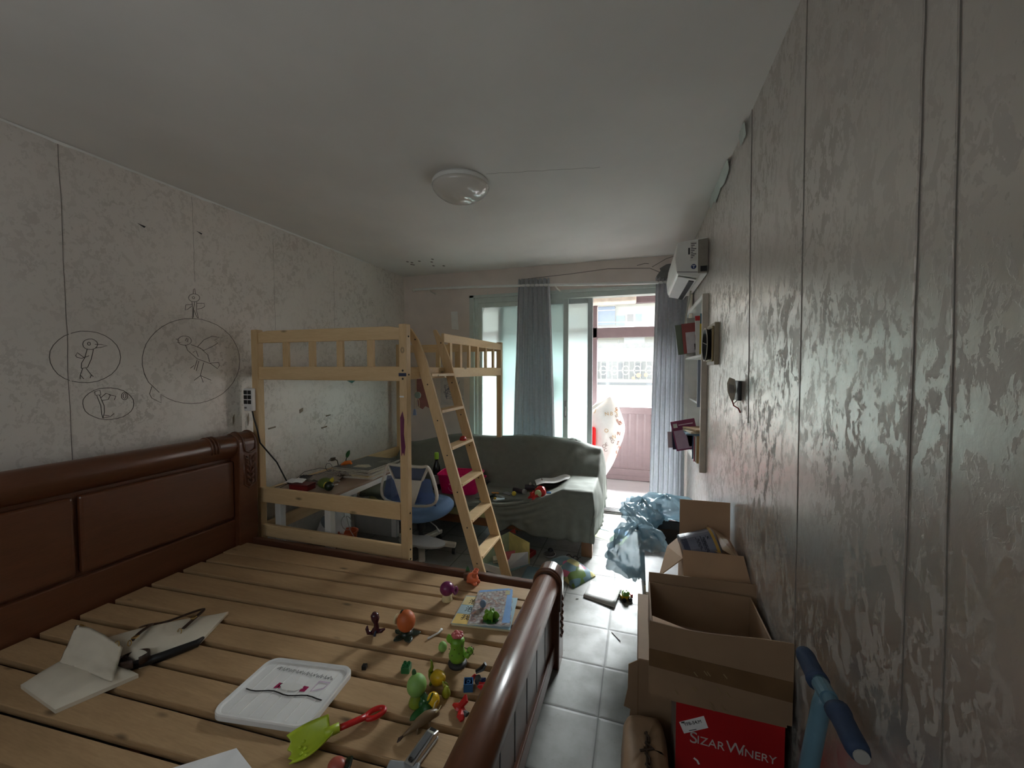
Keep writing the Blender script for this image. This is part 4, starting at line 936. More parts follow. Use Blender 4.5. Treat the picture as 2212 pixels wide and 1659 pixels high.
# lower carton standing on the floor
t = thing('carton', 'tall brown carton standing on the floor behind the red wine carton', 'carton', (.2, 1.68, 0))
MB().box((.012, 1.46, 0), (.425, 1.90, .454)).build('box_body', 'cartond', t, bevel=.004)
MB().prism([(.012, 1.459, .452), (-.02, 1.458, .43), (-.022, 1.458, .34), (-.035, 1.458, .27), (-.012, 1.458, .265), (-.018, 1.458, .2), (.012, 1.459, .15)], (0, -.003, 0)).build('torn_flap', 'cartond', t)
# red wine carton
t = thing('wine_carton', 'red wine carton with white lettering below the big open carton', 'carton', (.27, 1.34, 0))
MB().box((.126, 1.305, .0), (.423, 1.455, .455)).build('box_body', P('carton_taupe', 130, 116, 106, .7), t, bevel=.003)
MB().box((.127, 1.303, .002), (.422, 1.305, .454)).build('red_face', 'redcard', t)
ty = 1.3023
def lettering(x, z, s, size, par): return text_mesh('lettering', s, size, P('letter_silver', 196, 190, 186, .4), par, (x, ty, z), (1, 0, -.02), (.02, 0, 1), .0003)
lettering(.166, .336, 'S', .052, t); lettering(.187, .338, 'IZAR', .036, t); lettering(.268, .337, 'W', .049, t); lettering(.309, .337, 'INERY', .034, t)
lb = MB().prism([(.136, ty, .391), (.206, ty, .430), (.219, ty, .396), (.151, ty, .358)], (0, .0006, 0)).build('shipping_label', 'paper', t)
text_mesh('handwriting', 'YFB-54.M', .014, 'dkgrey', lb, (.152, ty - .0004, .383), (1, 0, .5), (-.5, 0, 1), .0002)
MB().beam((.142, ty - .0002, .391), (.152, ty - .0002, .396), .0004, .004).build('print_line', 'dkgrey', lb); MB().beam((.165, ty - .0002, .372), (.186, ty - .0002, .382), .0004, .002).build('print_line', 'dkgrey', lb)
MB().ribbon([(.18, ty, .288), (.19, ty, .282), (.195, ty, .272)], .006, (0, -1, 0), .0005).build('paint_fleck', 'paper', t)
# crumpled brown paper parcel by the aisle
t = thing('paper_parcel', 'crumpled brown paper parcel laced with cord at the near end of the cartons', 'parcel', (.03, 1.25, 0))
b = MB(); b.grid(lambda u, v: (.035 + .075 * math.copysign(abs(math.cos(2*PI*u)) ** .5, math.cos(2*PI*u)) * math.sin(PI * v) ** .35 + .008 * nz(u * 9, v * 7, 2), 1.26 + .17 * math.copysign(abs(math.sin(2*PI*u)) ** .5, math.sin(2*PI*u)) * math.sin(PI * v) ** .35 + .01 * nz(u * 8, v * 9, 7), .16 - .158 * math.copysign(abs(math.cos(PI * v)) ** .6, math.cos(PI * v)) + .006 * nz(u * 12, v * 12, 3)), 40, 24)
b.build('wrapping', P('kraft_paper', 150, 122, 94, .6), t, smooth=True)
b = MB()
for k in range(6): b.tube([(.02 + .028 * (k % 2), 1.10 + .035 * k, .323), (.06 - .012 * (k % 2), 1.115 + .035 * k, .325), (.035, 1.13 + .035 * k, .325)], .004, 6)
b.tube([(.04, 1.1 + .03 * k, .324) for k in range(8)], .004, 6)
b.build('cord_lacing', P('cord_dark', 60, 46, 34), t)
# big open carton resting on both
BC = thing('carton', 'big open brown carton on top of the red wine carton', 'carton', (.25, 1.5, .455))
x0, x1, y0, y1, z0, z1 = .052, .425, 1.30, 1.70, .456, .62
th = .005
MB().box((x0, y0, z0), (x1, y1, z0 + th)).box((x0, y0, z0 + th), (x0 + th, y1, z1)).box((x1 - th, y0, z0 + th), (x1, y1, z1)).box((x0 + th, y1 - th, z0 + th), (x1 - th, y1, z1)).box((x0 + th, y0, z0 + th), (x1 - th, y0 + th, z1)).build('box_body', 'cartond', BC)
b = MB(); b.sheet(lambda u, v: (x0 - .008 + (x1 + .02 - x0) * u, y0 - .002 - .003 * math.sin(PI * v), z0 + .01 + (.702 - .008 * math.sin(u * 5) - z0 - .01) * v), 12, 4, (0, -.004, 0)); b.build('front_flap', 'cartond', BC)
b = MB(); b.sheet(lambda u, v: (x0 + .002 + .40 * u, y1 + .004 + .03 * v, z1 - .13 + (.155 + .012 * u) * v), 8, 3, (0, .004, 0)); b.build('back_flap', 'cartond', BC)
slab(MB(), [(x0 + .006, y0 + .02, z1 + .02), (x0 + .006, y0 + .15, z1 + .005), (x0 + .12, y0 + .13, z1 - .01), (x0 + .12, y0 + .03, z1)], .004, (0, 0, 1)).build('side_flap', 'carton', BC)
slab(MB(), [(x0 - .008, y0 - .0065, .56), (x1 + .01, y0 - .0065, .54), (x1 + .01, y0 - .0065, .60), (x0 - .008, y0 - .0065, .615)], .0008, (0, -1, 0)).build('parcel_tape', P('tape_brown', 110, 84, 58, .2), BC)
b = MB()
for k in range(14):
    zx = random.random()
    b.ribbon([(x0 + .06 + .16 * zx + .01 * q, y0 - .0075, .52 + .05 * math.sin(k * 1.7) - .012 * q + .01 * (k % 3)) for q in range(2)], .003, (0, -1, 0), .0006)
b.build('torn_tape', P('tape_tan', 150, 130, 96, .2), BC)['kind'] = 'stuff'  # short strips in a paler tan than the brown tape
# old magazine stack behind
zz = 0
for i in range(9):
    h_ = .045 + .006 * (i % 3); dx = .012 * nz(i * 1.3, 0, 5)
    t = thing('magazine_bundle', 'bundle of old magazines, ' + ('lowest second third fourth fifth sixth seventh eighth topmost'.split()[i]) + ' in the pile under the taped carton', 'magazines', (.25, 2.15, zz), group='bundles of magazines under the taped carton')
    cvr = MB().box((.055 + dx, 1.92 + dx, zz), (.40 + dx, 2.37 + dx, zz + h_ - .001)).build('pages', P('old_paper', 196, 190, 172, .8, var=.2, scale=60), t, bevel=.002)
    MB().box((.052 + dx, 1.918 + dx, zz + h_ - .004), (.403 + dx, 2.372 + dx, zz + h_ - .0005)).build('cover', P(('mag_green', 'mag_buff', 'mag_grey')[i % 3], *((130, 150, 130), (190, 170, 140), (150, 150, 150))[i % 3]), t)
    zz += h_
# taped open carton on the magazines
z0 = zz
TC = thing('carton', 'open taped carton with a printed drum in it near the shelf', 'carton', (.32, 2.0, z0))
x0, x1, y0, y1, z1 = .205, .438, 1.86, 2.12, z0 + .20
MB().box((x0, y0, z0), (x1, y1, z0 + th)).box((x0, y0, z0 + th), (x0 + th, y1, z1)).box((x1 - th, y0, z0 + th), (x1, y1, z1)).box((x0 + th, y1 - th, z0 + th), (x1 - th, y1, z1)).box((x0 + th, y0, z0 + th), (x1 - th, y0 + th, z1)).build('box_body', 'carton', TC)
slab(MB(), [(x0 - .01, 1.80, .61), (x1 + .012, 1.80, .62), (x1 - .005, 1.855, z1 + .052), (x0 - .008, 1.855, z1 + .047)], .004, (0, -1, .5)).build('front_flap', 'carton', TC)
slab(MB(), [(x0 + .004, y1 + .002, z1 - .01), (x1 - .002, y1 + .002, z1 - .01), (x1 + .002, y1 + .03, .842), (x0 + .006, y1 + .025, .84)], .004, (0, 1, 0)).build('back_flap', 'carton', TC)
slab(MB(), [(x0 - .002, y0 + .02, z1 - .005), (x0 - .002, y1 - .03, z1 + .005), (x0 - .055, 2.05, z1 - .06 + .03), (x0 - .10, 1.88, z1 - .10)], .004, (-1, 0, .5)).build('side_flap', 'carton', TC)
sf = slab(MB(), [(x1 - .004, y0 + .005, z1 + .012), (x1 - .004, y1 - .005, z1 + .012), (x1 - .105, y1 - .012, z1 + .075), (x1 - .12, y0 + .07, z1 + .04), (x1 - .09, y0 + .03, z1 + .03)], .004, (-.3, 0, 1)).build('side_flap', 'carton', TC)
slab(MB(), [(x1 - .02, y0 + .03, z1 + .026), (x1 - .02, y1 - .05, z1 + .026), (x1 - .075, y1 - .05, z1 + .062), (x1 - .075, y0 + .05, z1 + .045)], .001, (-.3, 0, 1)).build('clear_tape', 'tape', sf)
t = thing('printed_drum', 'grey-blue printed paper drum lying in the taped carton', 'drum', (.27, 2.0, z0 + .06))
R_ = Matrix.Translation((.292, 1.985, z0 + .205)) @ Euler((0, PI/2 - .30, .12)).to_matrix().to_4x4()
MB().lathe([(0, -.085), (.078, -.085), (.082, -.08), (.082, .055), (.084, .056), (.084, .064), (.08, .068), (0, .068)], 36, R_).build('drum_body', P('drum_grey', 108, 112, 128, .35), t, smooth=False)
MB().lathe([(.0835, .050), (.0865, .050), (.0865, .062), (.0835, .062)], 36, R_).build('yellow_rim', P('rim_yellow', 176, 140, 62), t)
MB().lathe([(.0822, -.08), (.0826, -.08), (.0826, -.055), (.0822, -.055)], 36, R_).build('blue_band', P('drum_navy', 56, 62, 86), t)
def on_drum(a, hgt):    # a point just outside the drum's skin
    return R_ @ Vector((.0828 * math.cos(a), .0828 * math.sin(a), hgt))
b = MB()
for k, (a, hh_, s) in enumerate(((3.75, .01, .012), (3.95, .01, .012), (3.75, -.012, .010), (3.95, -.012, .010), (4.15, .01, .012), (4.15, -.012, .01), (4.35, .01, .012), (3.7, .03, .008))):
    p = on_drum(a, hh_); ux = (on_drum(a + .1, hh_) - p).normalized(); uz = (on_drum(a, hh_ + .01) - p).normalized()
    for q in range(4):
        o1 = ux * (s * .8 * math.sin(q * 2.1)) + uz * (s * .6 * math.cos(q * 1.7))
        b.prism([p + o1 - ux * s * .6, p + o1 + ux * s * .6, p + o1 + ux * s * .6 + uz * s * .25, p + o1 - ux * s * .6 + uz * s * .25], ux.cross(uz) * -.0006)
mk = b.build('printed_characters', P('drum_ink', 40, 44, 60), t); mk['kind'] = 'stuff'

# grey bin with bags
BIN = thing('storage_bin', 'grey plastic bin lined with black film under the blue-grey bag', 'bin', (.21, 2.7, 0))
def rr(u, cx_, cy_, a, c, e=.35):
    ct, st = math.cos(2*PI*u), math.sin(2*PI*u)
    return cx_ + a * math.copysign(abs(ct) ** e, ct), cy_ + c * math.copysign(abs(st) ** e, st)
b = MB(); b.grid(lambda u, v: (*rr(u, .215, 2.70, .165 + .035 * v, .235 + .03 * v), .42 * v), 48, 6)
b.grid(lambda u, v: (*rr(u, .215, 2.70, .155 + .038 * v, .225 + .033 * v), .01 + .41 * v), 48, 6)
b.add([(*rr(i / 48, .215, 2.70, .165, .235), 0) for i in range(48)], [tuple(range(48))]); b.build('shell', P('bin_grey', 74, 76, 78, .5), BIN)
b = MB(); b.grid(lambda u, v: (*rr(u, .215, 2.70, (.206 - .19 * v * v), (.268 - .25 * v * v), .5), .425 - .28 * v + .02 * nz(u * 14, v * 5, 1)), 48, 12)
b.build('black_liner', P('black_film', 14, 14, 16, .25), BIN, smooth=True)
BG = thing('plastic_bag', 'crumpled blue-grey see-through plastic bag spilling over the bin', 'bag', (.05, 2.6, .42))
def bagfn(cx_, cy_, cz, ax, ay, az, sd, amp):
    def fn(u, v):
        th_, ph = 2 * PI * u, PI * v
        n_ = 1 + amp * nz(3.2 * math.cos(th_) + sd, 3.2 * math.sin(th_), 4 * v + sd) + amp * .5 * nz(8 * math.cos(th_), 8 * math.sin(th_) + sd, 9 * v) + amp * .3 * abs(nz(16 * math.cos(th_) + sd, 10 * v, 15 * math.sin(th_)))
        return (cx_ + ax * n_ * math.cos(th_) * math.sin(ph), cy_ + ay * n_ * math.sin(th_) * math.sin(ph), cz - az * n_ * math.cos(ph))
    return fn
for prm in ((.01, 2.47, .40, .165, .13, .135, 1, .42), (.04, 2.86, .50, .13, .16, .085, 5, .45), (.20, 2.98, .52, .20, .12, .075, 9, .4)):
    MB().grid(bagfn(*prm), 56, 36).build('film', 'plasticbag', BG, smooth=True)
MB().grid(lambda u, v: (-.08 + .24 * u + .02 * nz(u * 7, v * 3, 1), 2.80 - .40 * u + .10 * (v - .5) + .03 * nz(u * 4, v * 6, 2), .54 - .06 * u + .05 * math.sin(v * PI) + .025 * nz(u * 6, v * 8, 3)), 30, 16).build('twisted_neck', 'plasticbag', BG, smooth=True)

# scooter handle by the wall
SC = thing('scooter', 'folded child scooter with blue foam grips leaning at the right wall', 'scooter', (.36, 1.0, 0))
P('teal_paint2', 96, 132, 150, .35); P('foam_navy', 44, 62, 92, .7)
hx, hz = .395, .80
MB().tube([(hx, 1.10, hz + .008), (hx, .86, hz - .004)], .012, 14).build('handlebar', 'teal_paint2', SC, smooth=True)
for ya_, yb_ in ((1.115, 1.03), (.945, .855)):
    MB().tube([(hx, ya_ + (yb_ - ya_) * i / 8, hz + .006 - .010 * i / 8) for i in range(9)], [.017, .02, .02, .0195, .02, .02, .02, .0225, .0225] if ya_ > 1 else [.0225, .0225, .02, .02, .0195, .02, .02, .02, .017], 16).build('foam_grip', 'foam_navy', SC, smooth=True)
MB().tube([(hx, .852, hz - .004), (hx, .849, hz - .004)], .013, 14).build('end_cap', 'greyplastic', SC)
MB().tube([(hx, 1.0, hz), (hx - .005, 1.0, hz - .03), (.385, 1.05, .55), (.365, 1.10, .12)], [.014, .017, .019, .019], 14).build('stem', 'teal_paint2', SC, smooth=True)
MB().tube([(hx, 1.0 - .02, hz), (hx, 1.0 + .02, hz)], .0175, 14).build('clamp', 'teal_paint2', SC)
MB().box((.33, .82, .06), (.40, 1.14, .085)).build('deck', 'dkgrey', SC, bevel=.01)
for y in (.80, 1.13):
    MB().lathe([(.0, -.012), (.05, -.012), (.055, -.006), (.055, .006), (.05, .012), (0, .012)], 24, Matrix.Translation((.365, y, .055)) @ Euler((0, PI/2, 0)).to_matrix().to_4x4()).build('wheel', 'black', SC)

# ================================================================ things lying on the bed slats
ZS = .3305
# handbag
HB = thing('handbag', 'collapsed cream handbag with dark brown straps and gold rings on the slats', 'handbag', (-2.0, 1.0, ZS))
def soft(b, quad, h, puff=.5, n=14, seed=1, rim=.006):
    """cushiony slab over a 4-corner ground outline (a,b,c,d), bulging to h"""
    a, c, d, e = [Vector((*q, 0)) for q in quad]
    def fn(u, v):
        p = (a * (1 - u) + c * u) * (1 - v) + (e * (1 - u) + d * u) * v
        k = (math.sin(PI * u) * math.sin(PI * v)) ** puff
        hh_ = h(u, v) if callable(h) else h
        return (p.x, p.y, ZS + rim + hh_ * k * (1 + .15 * nz(u * 4, v * 4, seed)))
    def fb(u, v):
        p = (a * (1 - u) + c * u) * (1 - v) + (e * (1 - u) + d * u) * v
        return (p.x, p.y, ZS)
    b.grid(fn, n, n); b.grid(fb, n, n)
    n0 = 0
    for w_ in (lambda t: (t, 0), lambda t: (1, t), lambda t: (1 - t, 1), lambda t: (0, 1 - t)):
        b.grid(lambda u, v: (Vector(fb(*w_(u))) * (1 - v) + Vector(fn(*w_(u))) * v), n, 1)
    return b
b = MB(); soft(b, ((-2.14, .79), (-1.87, .765), (-1.79, .955), (-2.17, .985)), lambda u, v: .028, .28, rim=.014); b.build('pouch', 'ivory', HB, smooth=True, bevel=0)
FB = [Vector((-2.115, .885, .372)), Vector((-1.80, .885, .372)), Vector((-1.935, .985, .395)), Vector((-2.205, .975, .440))]
b = MB(); b.sheet(lambda u, v: tuple((FB[0] * (1-u) + FB[1] * u) * (1-v) + (FB[3] * (1-u) + FB[2] * u) * v + Vector((0, 0, .018 * math.sin(PI * u) * v + .006 * nz(u * 5, v * 5, 2) - .02 * v * (1 - v)))), 16, 14, (.002, .004, .004)); b.build('pouch_flap', 'ivory', HB, smooth=True)
b = MB(); soft(b, ((-1.93, .99), (-1.79, 1.045), (-1.775, 1.16), (-1.84, 1.345)), .02, .35); b.v = []; b.f = []
soft(b, ((-2.18, 1.03), (-1.84, .985), (-1.755, 1.145), (-1.85, 1.345)), lambda u, v: .05 * (1 - .55 * v), .38, rim=.012); b.build('bag_body', 'ivory', HB, smooth=True)
b = MB(); b.tube([(-1.93, .985, ZS + .02), (-1.86, .975, ZS + .016), (-1.81, 1.045, ZS + .014), (-1.755, 1.14, ZS + .016), (-1.76, 1.17, ZS + .02)], [.012, .016, .018, .015, .006], 8); b.build('black_trim', 'black', HB, smooth=True)
def strap(pts, w, name, mat, par, up=(0, 0, 1)):
    b = MB()
    for p, q in zip(pts, pts[1:]): pass
    P_ = [Vector(p) for p in pts]; fine = []
    for i in range(len(P_) - 1):
        p0, p1, p2, p3 = P_[max(i-1, 0)], P_[i], P_[i+1], P_[min(i+2, len(P_)-1)]
        for k in range(6):
            s = k / 6
            fine.append(.5 * ((2*p1) + (p2-p0)*s + (2*p0-5*p1+4*p2-p3)*s*s + (3*p1-p0-3*p2+p3)*s**3))
    fine.append(P_[-1])
    n_ = len(fine); vs = []; fs = []
    for i, p in enumerate(fine):
        d = (fine[min(i+1, n_-1)] - fine[max(i-1, 0)]).normalized(); side = Vector(up).cross(d)
        side = side.normalized() * w / 2 if side.length > 1e-6 else Vector((w/2, 0, 0)); nn_ = d.cross(side).normalized() * .002
        vs += [p - side - nn_, p + side - nn_, p + side + nn_, p - side + nn_]
    for i in range(n_ - 1):
        for k in range(4): fs.append((4*i+k, 4*i+(k+1) % 4, 4*i+4+(k+1) % 4, 4*i+4+k))
    fs += [(3, 2, 1, 0), tuple(4*(n_-1)+k for k in range(4))]
    return b.add(vs, fs).build(name, mat, par, smooth=False)
MB().sheet(lambda u, v: (-1.872 + .070 * math.cos(5.9 * u - .4), .985 + .040 * math.sin(5.9 * u - .4), ZS + .014 + .034 * v + .02 * math.cos(5.9 * u - .4)), 36, 2, (.0018, .0018, 0)).build('strap_loop', 'dkbrown', HB, smooth=True)
strap([(-2.11, 1.14, ZS + .015), (-2.02, 1.13, ZS + .05), (-1.965, 1.06, ZS + .072), (-1.945, 1.02, ZS + .066)], .014, 'handle', 'dkbrown', HB)
strap([(-2.10, 1.16, ZS + .012), (-2.04, 1.20, ZS + .015), (-1.97, 1.28, ZS + .03), (-1.92, 1.28, ZS + .045), (-1.875, 1.20, ZS + .052), (-1.86, 1.155, ZS + .048)], .014, 'handle', 'dkbrown', HB)
for (x, y, z) in ((-1.952, 1.035, ZS + .07), (-1.885, 1.215, ZS + .055)): MB().cbox((x, y, z), (.018, .02, .007), (0, 0, .4)).build('gold_clasp', 'gold', HB, bevel=.002)
for (x, y, z, s) in ((-1.94, 1.01, ZS + .065, .010), (-1.858, 1.14, ZS + .045, .011), (-1.96, .98, ZS + .075, .012)):
    MB().tube([(x + s * math.cos(a), y + .3 * s * math.sin(a), z + s * math.sin(a)) for a in [2*PI*k/14 for k in range(14)]], .0018, 6, closed=True).build('gold_ring', 'gold', HB)
MB().tube([(-2.185, .978, ZS + .112), (-2.16, .978, ZS + .112)], .003, 6).build('gold_pin', 'gold', HB)

# white lid of a toy box used as a drawing board
LD = thing('scribbled_board', 'white ribbed plastic board with a rim, scribbled with marker, lying on the slats', 'plastic board', (-1.19, 1.07, ZS))
la = math.radians(9); 
def lp(u, v, z): # u -.5...5 across, v -.5...5 along depth
    x, y = .36 * u, .272 * v
    x += -.012 * v
    return (-1.19 + x * math.cos(la) - y * math.sin(la) * .35, 1.068 + x * math.sin(la) + y * math.cos(la), ZS + z)
def rrect(s, n=10, r=.16):
    out = []
    for cx_, cy_, a0 in ((1, 1, 0), (-1, 1, PI/2), (-1, -1, PI), (1, -1, 3*PI/2)):
        for k in range(n + 1):
            a = a0 + PI/2 * k / n
            out.append((s * (cx_ * (.5 - r * .75) + r * .75 * math.cos(a)), s * (cy_ * (.5 - r) + r * math.sin(a))))
    return out
R0, R1, R2 = rrect(1.0), rrect(.985), rrect(.915); n_ = len(R0)
vs = [lp(u, v, 0) for u, v in R0] + [lp(u, v, .016) for u, v in R0] + [lp(u, v, .021) for u, v in R1] + [lp(u, v, .019) for u, v in rrect(.935)] + [lp(u, v, .012) for u, v in R2]
fs = [tuple(range(n_ - 1, -1, -1))] + [(k*n_+i, k*n_+(i+1) % n_, (k+1)*n_+(i+1) % n_, (k+1)*n_+i) for k in range(4) for i in range(n_)] + [tuple(4*n_+i for i in range(n_))]
MB().add(vs, fs).build('board_body', 'plastic_white', LD)
for i in range(7):
    u = -.36 + .12 * i
    MB().beam(lp(u, -.42, .0125), lp(u, .42, .0125), .004, .003).build('rib', 'white', LD)
MB().ribbon([lp(-.42 + .84 * i / 14, -.06 - .02 * math.sin(i), .0135) for i in range(15)], .004, (0, 0, 1), .0015).build('marker_line', 'black', LD)
MB().ribbon([lp(-.32 + .68 * i / 48 + (.012 if i % 3 == 1 else 0), .33 - .07 * (i / 48) + (.045 if i % 2 else -.02) * (.35 + .65 * abs(math.sin(i * .8))), .0135) for i in range(49)], .0016, (0, 0, 1), .001).build('marker_scribble', 'black', LD)
for u, v in ((-.13, .06), (.15, .06)): MB().prism([lp(u - .03, v - .05, .0128), lp(u + .03, v - .045, .0128), lp(u + .035, v + .035, .0128), lp(u - .02, v + .04, .0128)], (0, 0, .0012)).build('magenta_mark', P('marker_magenta', 150, 30, 80), LD)
q = [(-.12, .06), (-.10, .10), (0, .13), (.1, .11), (.14, .06), (.08, .0), (-.06, 0)]
MB().prism([lp(u, v, .0126) for u, v in q], (0, 0, .0025)).build('raised_oval', 'white', LD, bevel=.001)
MB().ribbon([lp(*p_, .0135) for p_ in ((.24, .2), (.36, .2), (.34, .1), (.24, .03), (.24, .2))], .004, (0, 0, 1), .0015).build('lilac_outline', P('marker_lilac', 200, 180, 200), LD)
t = thing('paper_sheet', 'blank white paper sheet at the near edge of the slats', 'paper', (-1.15, .76, ZS))
MB().prism([(-1.165, .86, ZS + .001), (-1.02, .815, ZS + .001), (-1.09, .62, ZS + .001), (-1.30, .70, ZS + .001), (-1.30, .745, ZS + .001)], (0, 0, .0015)).build('sheet', 'paper', t)

# picture book with a shaped card book on top
PB = thing('picture_book', 'cream and blue picture book lying under the wavy card book', 'book', (-.67, 1.72, ZS))
A, B_, C_, D_ = Vector((-.797, 1.592, ZS)), Vector((-.530, 1.63, ZS)), Vector((-.568, 1.87, ZS)), Vector((-.82, 1.81, ZS))
def pbq(u, v, z): p = (A * (1-u) + B_ * u) * (1-v) + (D_ * (1-u) + C_ * u) * v; return (p.x, p.y, ZS + z)
MB().prism([pbq(0, 0, 0), pbq(1, 0, 0), pbq(1, 1, 0), pbq(0, 1, 0)], (0, 0, .010)).build('pages', P('page_cream', 214, 204, 170, .7), PB)
cv = MB().prism([pbq(-.01, -.01, .010), pbq(1.01, -.01, .010), pbq(1.01, 1.01, .010), pbq(-.01, 1.01, .010)], (0, 0, .0015)).build('cover', P('cover_skyblue', 150, 178, 190), PB)
for k, (v0, v1) in enumerate(((.0, .33), (.36, .62), (.66, .98))):
    MB().prism([pbq(.0, v0, .0115), pbq(.38, v0, .0115), pbq(.38, v1, .0115), pbq(.0, v1, .0115)], (0, 0, .0004)).build('cover_panel', P(('panel_yellow', 'panel_blue', 'panel_cream')[k], *((216, 186, 110), (160, 182, 190), (206, 190, 140))[k]), cv)
for k, ch in enumerate('我泡泡'):
    p = pbq(.10, .16 + .28 * k, .0121)
    text_mesh('title_character', ch, .045, 'black', cv, p, (1, .12, 0), (-.06, 1, 0), .0002)
CB = thing('card_book', 'wavy-edged board book with a painted town on its cover', 'book', (-.66, 1.74, ZS + .0122))
def cbq(u, v, z):
    a, b2, c, d = Vector((-.722, 1.60)), Vector((-.533, 1.645)), Vector((-.612, 1.935)), Vector((-.775, 1.86))
    p = (a * (1-u) + b2 * u) * (1-v) + (d * (1-u) + c * u) * v; return (p.x, p.y, ZS + .0124 + z)
edge = []
for s, (fu, fv) in enumerate(((lambda t: t, lambda t: 0), (lambda t: 1, lambda t: t), (lambda t: 1 - t, lambda t: 1), (lambda t: 0, lambda t: 1 - t))):
    for k in range(14):
        tt = k / 14; o_w = .02 * math.sin(k * 2.3) if s in (1, 2) else .008 * math.sin(k * 1.9)
        u, v = fu(tt), fv(tt); edge.append((u + (o_w if s == 1 else -o_w if s == 3 else 0), v + (o_w if s == 2 else -o_w if s == 0 else 0)))
MB().prism([cbq(u, v, 0) for u, v in edge], (0, 0, .0075)).build('boards', 'paper', CB)
m, nt, bb_ = base_mat('town_print', rgb(120, 130, 150), .3); v_ = mapped(nt, (1, 1, 1))
vo = nn(nt, 'ShaderNodeTexVoronoi'); vo.inputs['Scale'].default_value = 42; nt.links.new(v_, vo.inputs['Vector'])
f_ = noisetex(nt, v_, 20, 5, .7, 1.0)
c1 = ramp(nt, f_, [(0.3, rgb(96, 116, 160)), (0.42, rgb(130, 96, 80)), (0.5, rgb(190, 192, 196)), (0.58, rgb(110, 84, 72)), (0.68, rgb(206, 206, 200))])
c2 = ramp(nt, vo.outputs['Distance'], [(0.1, rgb(214, 210, 200)), (0.5, rgb(92, 86, 92)), (0.8, rgb(176, 120, 84))])
nt.links.new(mixc(nt, .45, c1, c2), bb_.inputs['Base Color']); M['town'] = m
cc = MB().prism([cbq(.5 + (u - .5) * .995, .5 + (v - .5) * .995, .0075) for u, v in edge], (0, 0, .0008)).build('cover', 'town', CB)
MB().prism([cbq(.80, .05, .0083), cbq(.99, .05, .0083), cbq(1.0, .95, .0083), cbq(.86, .96, .0083), cbq(.84, .5, .0083)], (0, 0, .0004)).build('sky_print', P('print_sky', 110, 150, 200), cc)
MB().prism([cbq(.04, .93, .0083), cbq(.9, .95, .0083), cbq(.9, 1.0, .0083), cbq(.04, 1.0, .0083)], (0, 0, .0004)).build('sky_print', 'print_sky', cc)
MB().prism([cbq(.80, .80, .0087), cbq(.93, .80, .0087), cbq(.93, .93, .0087), cbq(.80, .93, .0087)], (0, 0, .0004)).build('stamp_print', P('stamp_tan', 170, 160, 120), cc)

# small plastic toys, plain shapes
def toy(name, label, cat, x, y, z=ZS, rz=0, group='small plastic toys on the slats'): return thing(name, label, cat, (x, y, z), rz, group)
P('toy_green', 116, 168, 52); P('toy_dgreen', 40, 92, 44); P('toy_pea', 136, 182, 96, .5); P('toy_yellow', 226, 184, 40, .3); P('toy_olive', 120, 140, 40)
P('toy_orange', 196, 100, 50, .5); P('toy_purple', 118, 40, 90, .3); P('toy_cream', 214, 202, 160); P('toy_black_green', 26, 40, 30, .3); P('toy_red', 186, 26, 26, .35)
P('toy_pink', 190, 96, 96); P('toy_bluegrey', 110, 130, 156); P('toy_coral', 222, 116, 78); P('toy_wine', 70, 30, 38, .2); P('toy_blue', 50, 96, 140, .3); P('toy_navy', 34, 46, 80, .3)
t = toy('toy_mushroom', 'round dark purple toy with a short snout on a cream base', 'toy', -.905, 1.76)
MB().lathe([(.024, 0), (.027, .006), (.022, .03), (.018, .04)], 20).build('base', 'toy_cream', t, smooth=True, world=False)
MB().ball((0, 0, .062), (.036, .036, .034), 24, 14).build('cap', 'toy_purple', t, smooth=True, world=False)
MB().lathe([(.016, .02), (.013, .04), (.015, .046), (.021, .052), (.019, .056), (.008, .05), (0, .04)], 16, Matrix.Translation((.0, .0, .06)) @ Euler((0, PI/2 - .1, -.15)).to_matrix().to_4x4()).build('snout', 'toy_purple', t, smooth=True, world=False)
t = toy('toy_pot', 'coral orange twin-spouted toy beside the far bed rail', 'toy', -.845, 1.945)
b = MB(); b.ball((0, 0, .03), (.034, .026, .03), 18, 12); b.build('body', 'toy_coral', t, smooth=True, world=False)
for x, y in ((.014, -.010), (.012, .014)):
    MB().lathe([(.013, 0), (.012, .02), (.015, .03), (.011, .032), (.009, .02), (0, .02)], 14, Matrix.Translation((x, y, .046)) @ Euler((.15, .2, 0)).to_matrix().to_4x4()).build('spout', 'toy_coral', t, smooth=True, world=False)
MB().ball((.026, .012, .011), (.014, .012, .011), 10, 8).ball((.02, -.018, .011), (.014, .012, .011), 10, 8).ball((-.022, .0, .011), (.014, .016, .011), 10, 8).build('feet', 'toy_coral', t, smooth=True, world=False)
def leaf(b, p, d, w, up=(0, 0, 1), bend=.2):
    p = Vector(p); d = Vector(d); s = Vector(up).cross(d).normalized(); u_ = d.cross(s).normalized()
    b.sheet(lambda u, v: p + d * v + s * (w * (2*u-1) * math.sin(PI * min(.98, .08 + .9 * v)) ** .8) + u_ * (bend * d.length * (v * v) - .12 * w * abs(2*u-1)), 6, 8, tuple(u_ * .0022)); return b
t = toy('toy_leaf', 'dark green toy leaf poking up behind the coral toy', 'toy', -.885, 1.985)
leaf(MB(), (0, 0, .0), (-.012, 0, .065), .016, (0, 1, 0)).build('leaf', 'toy_dgreen', t, smooth=True, world=False); MB().ball((.028, .0, .012), (.014, .012, .012), 10, 8).tube([(.02, 0, .012), (.0, 0, .004)], .004, 6).build('red_tip', 'toy_red', t, smooth=True, world=False)
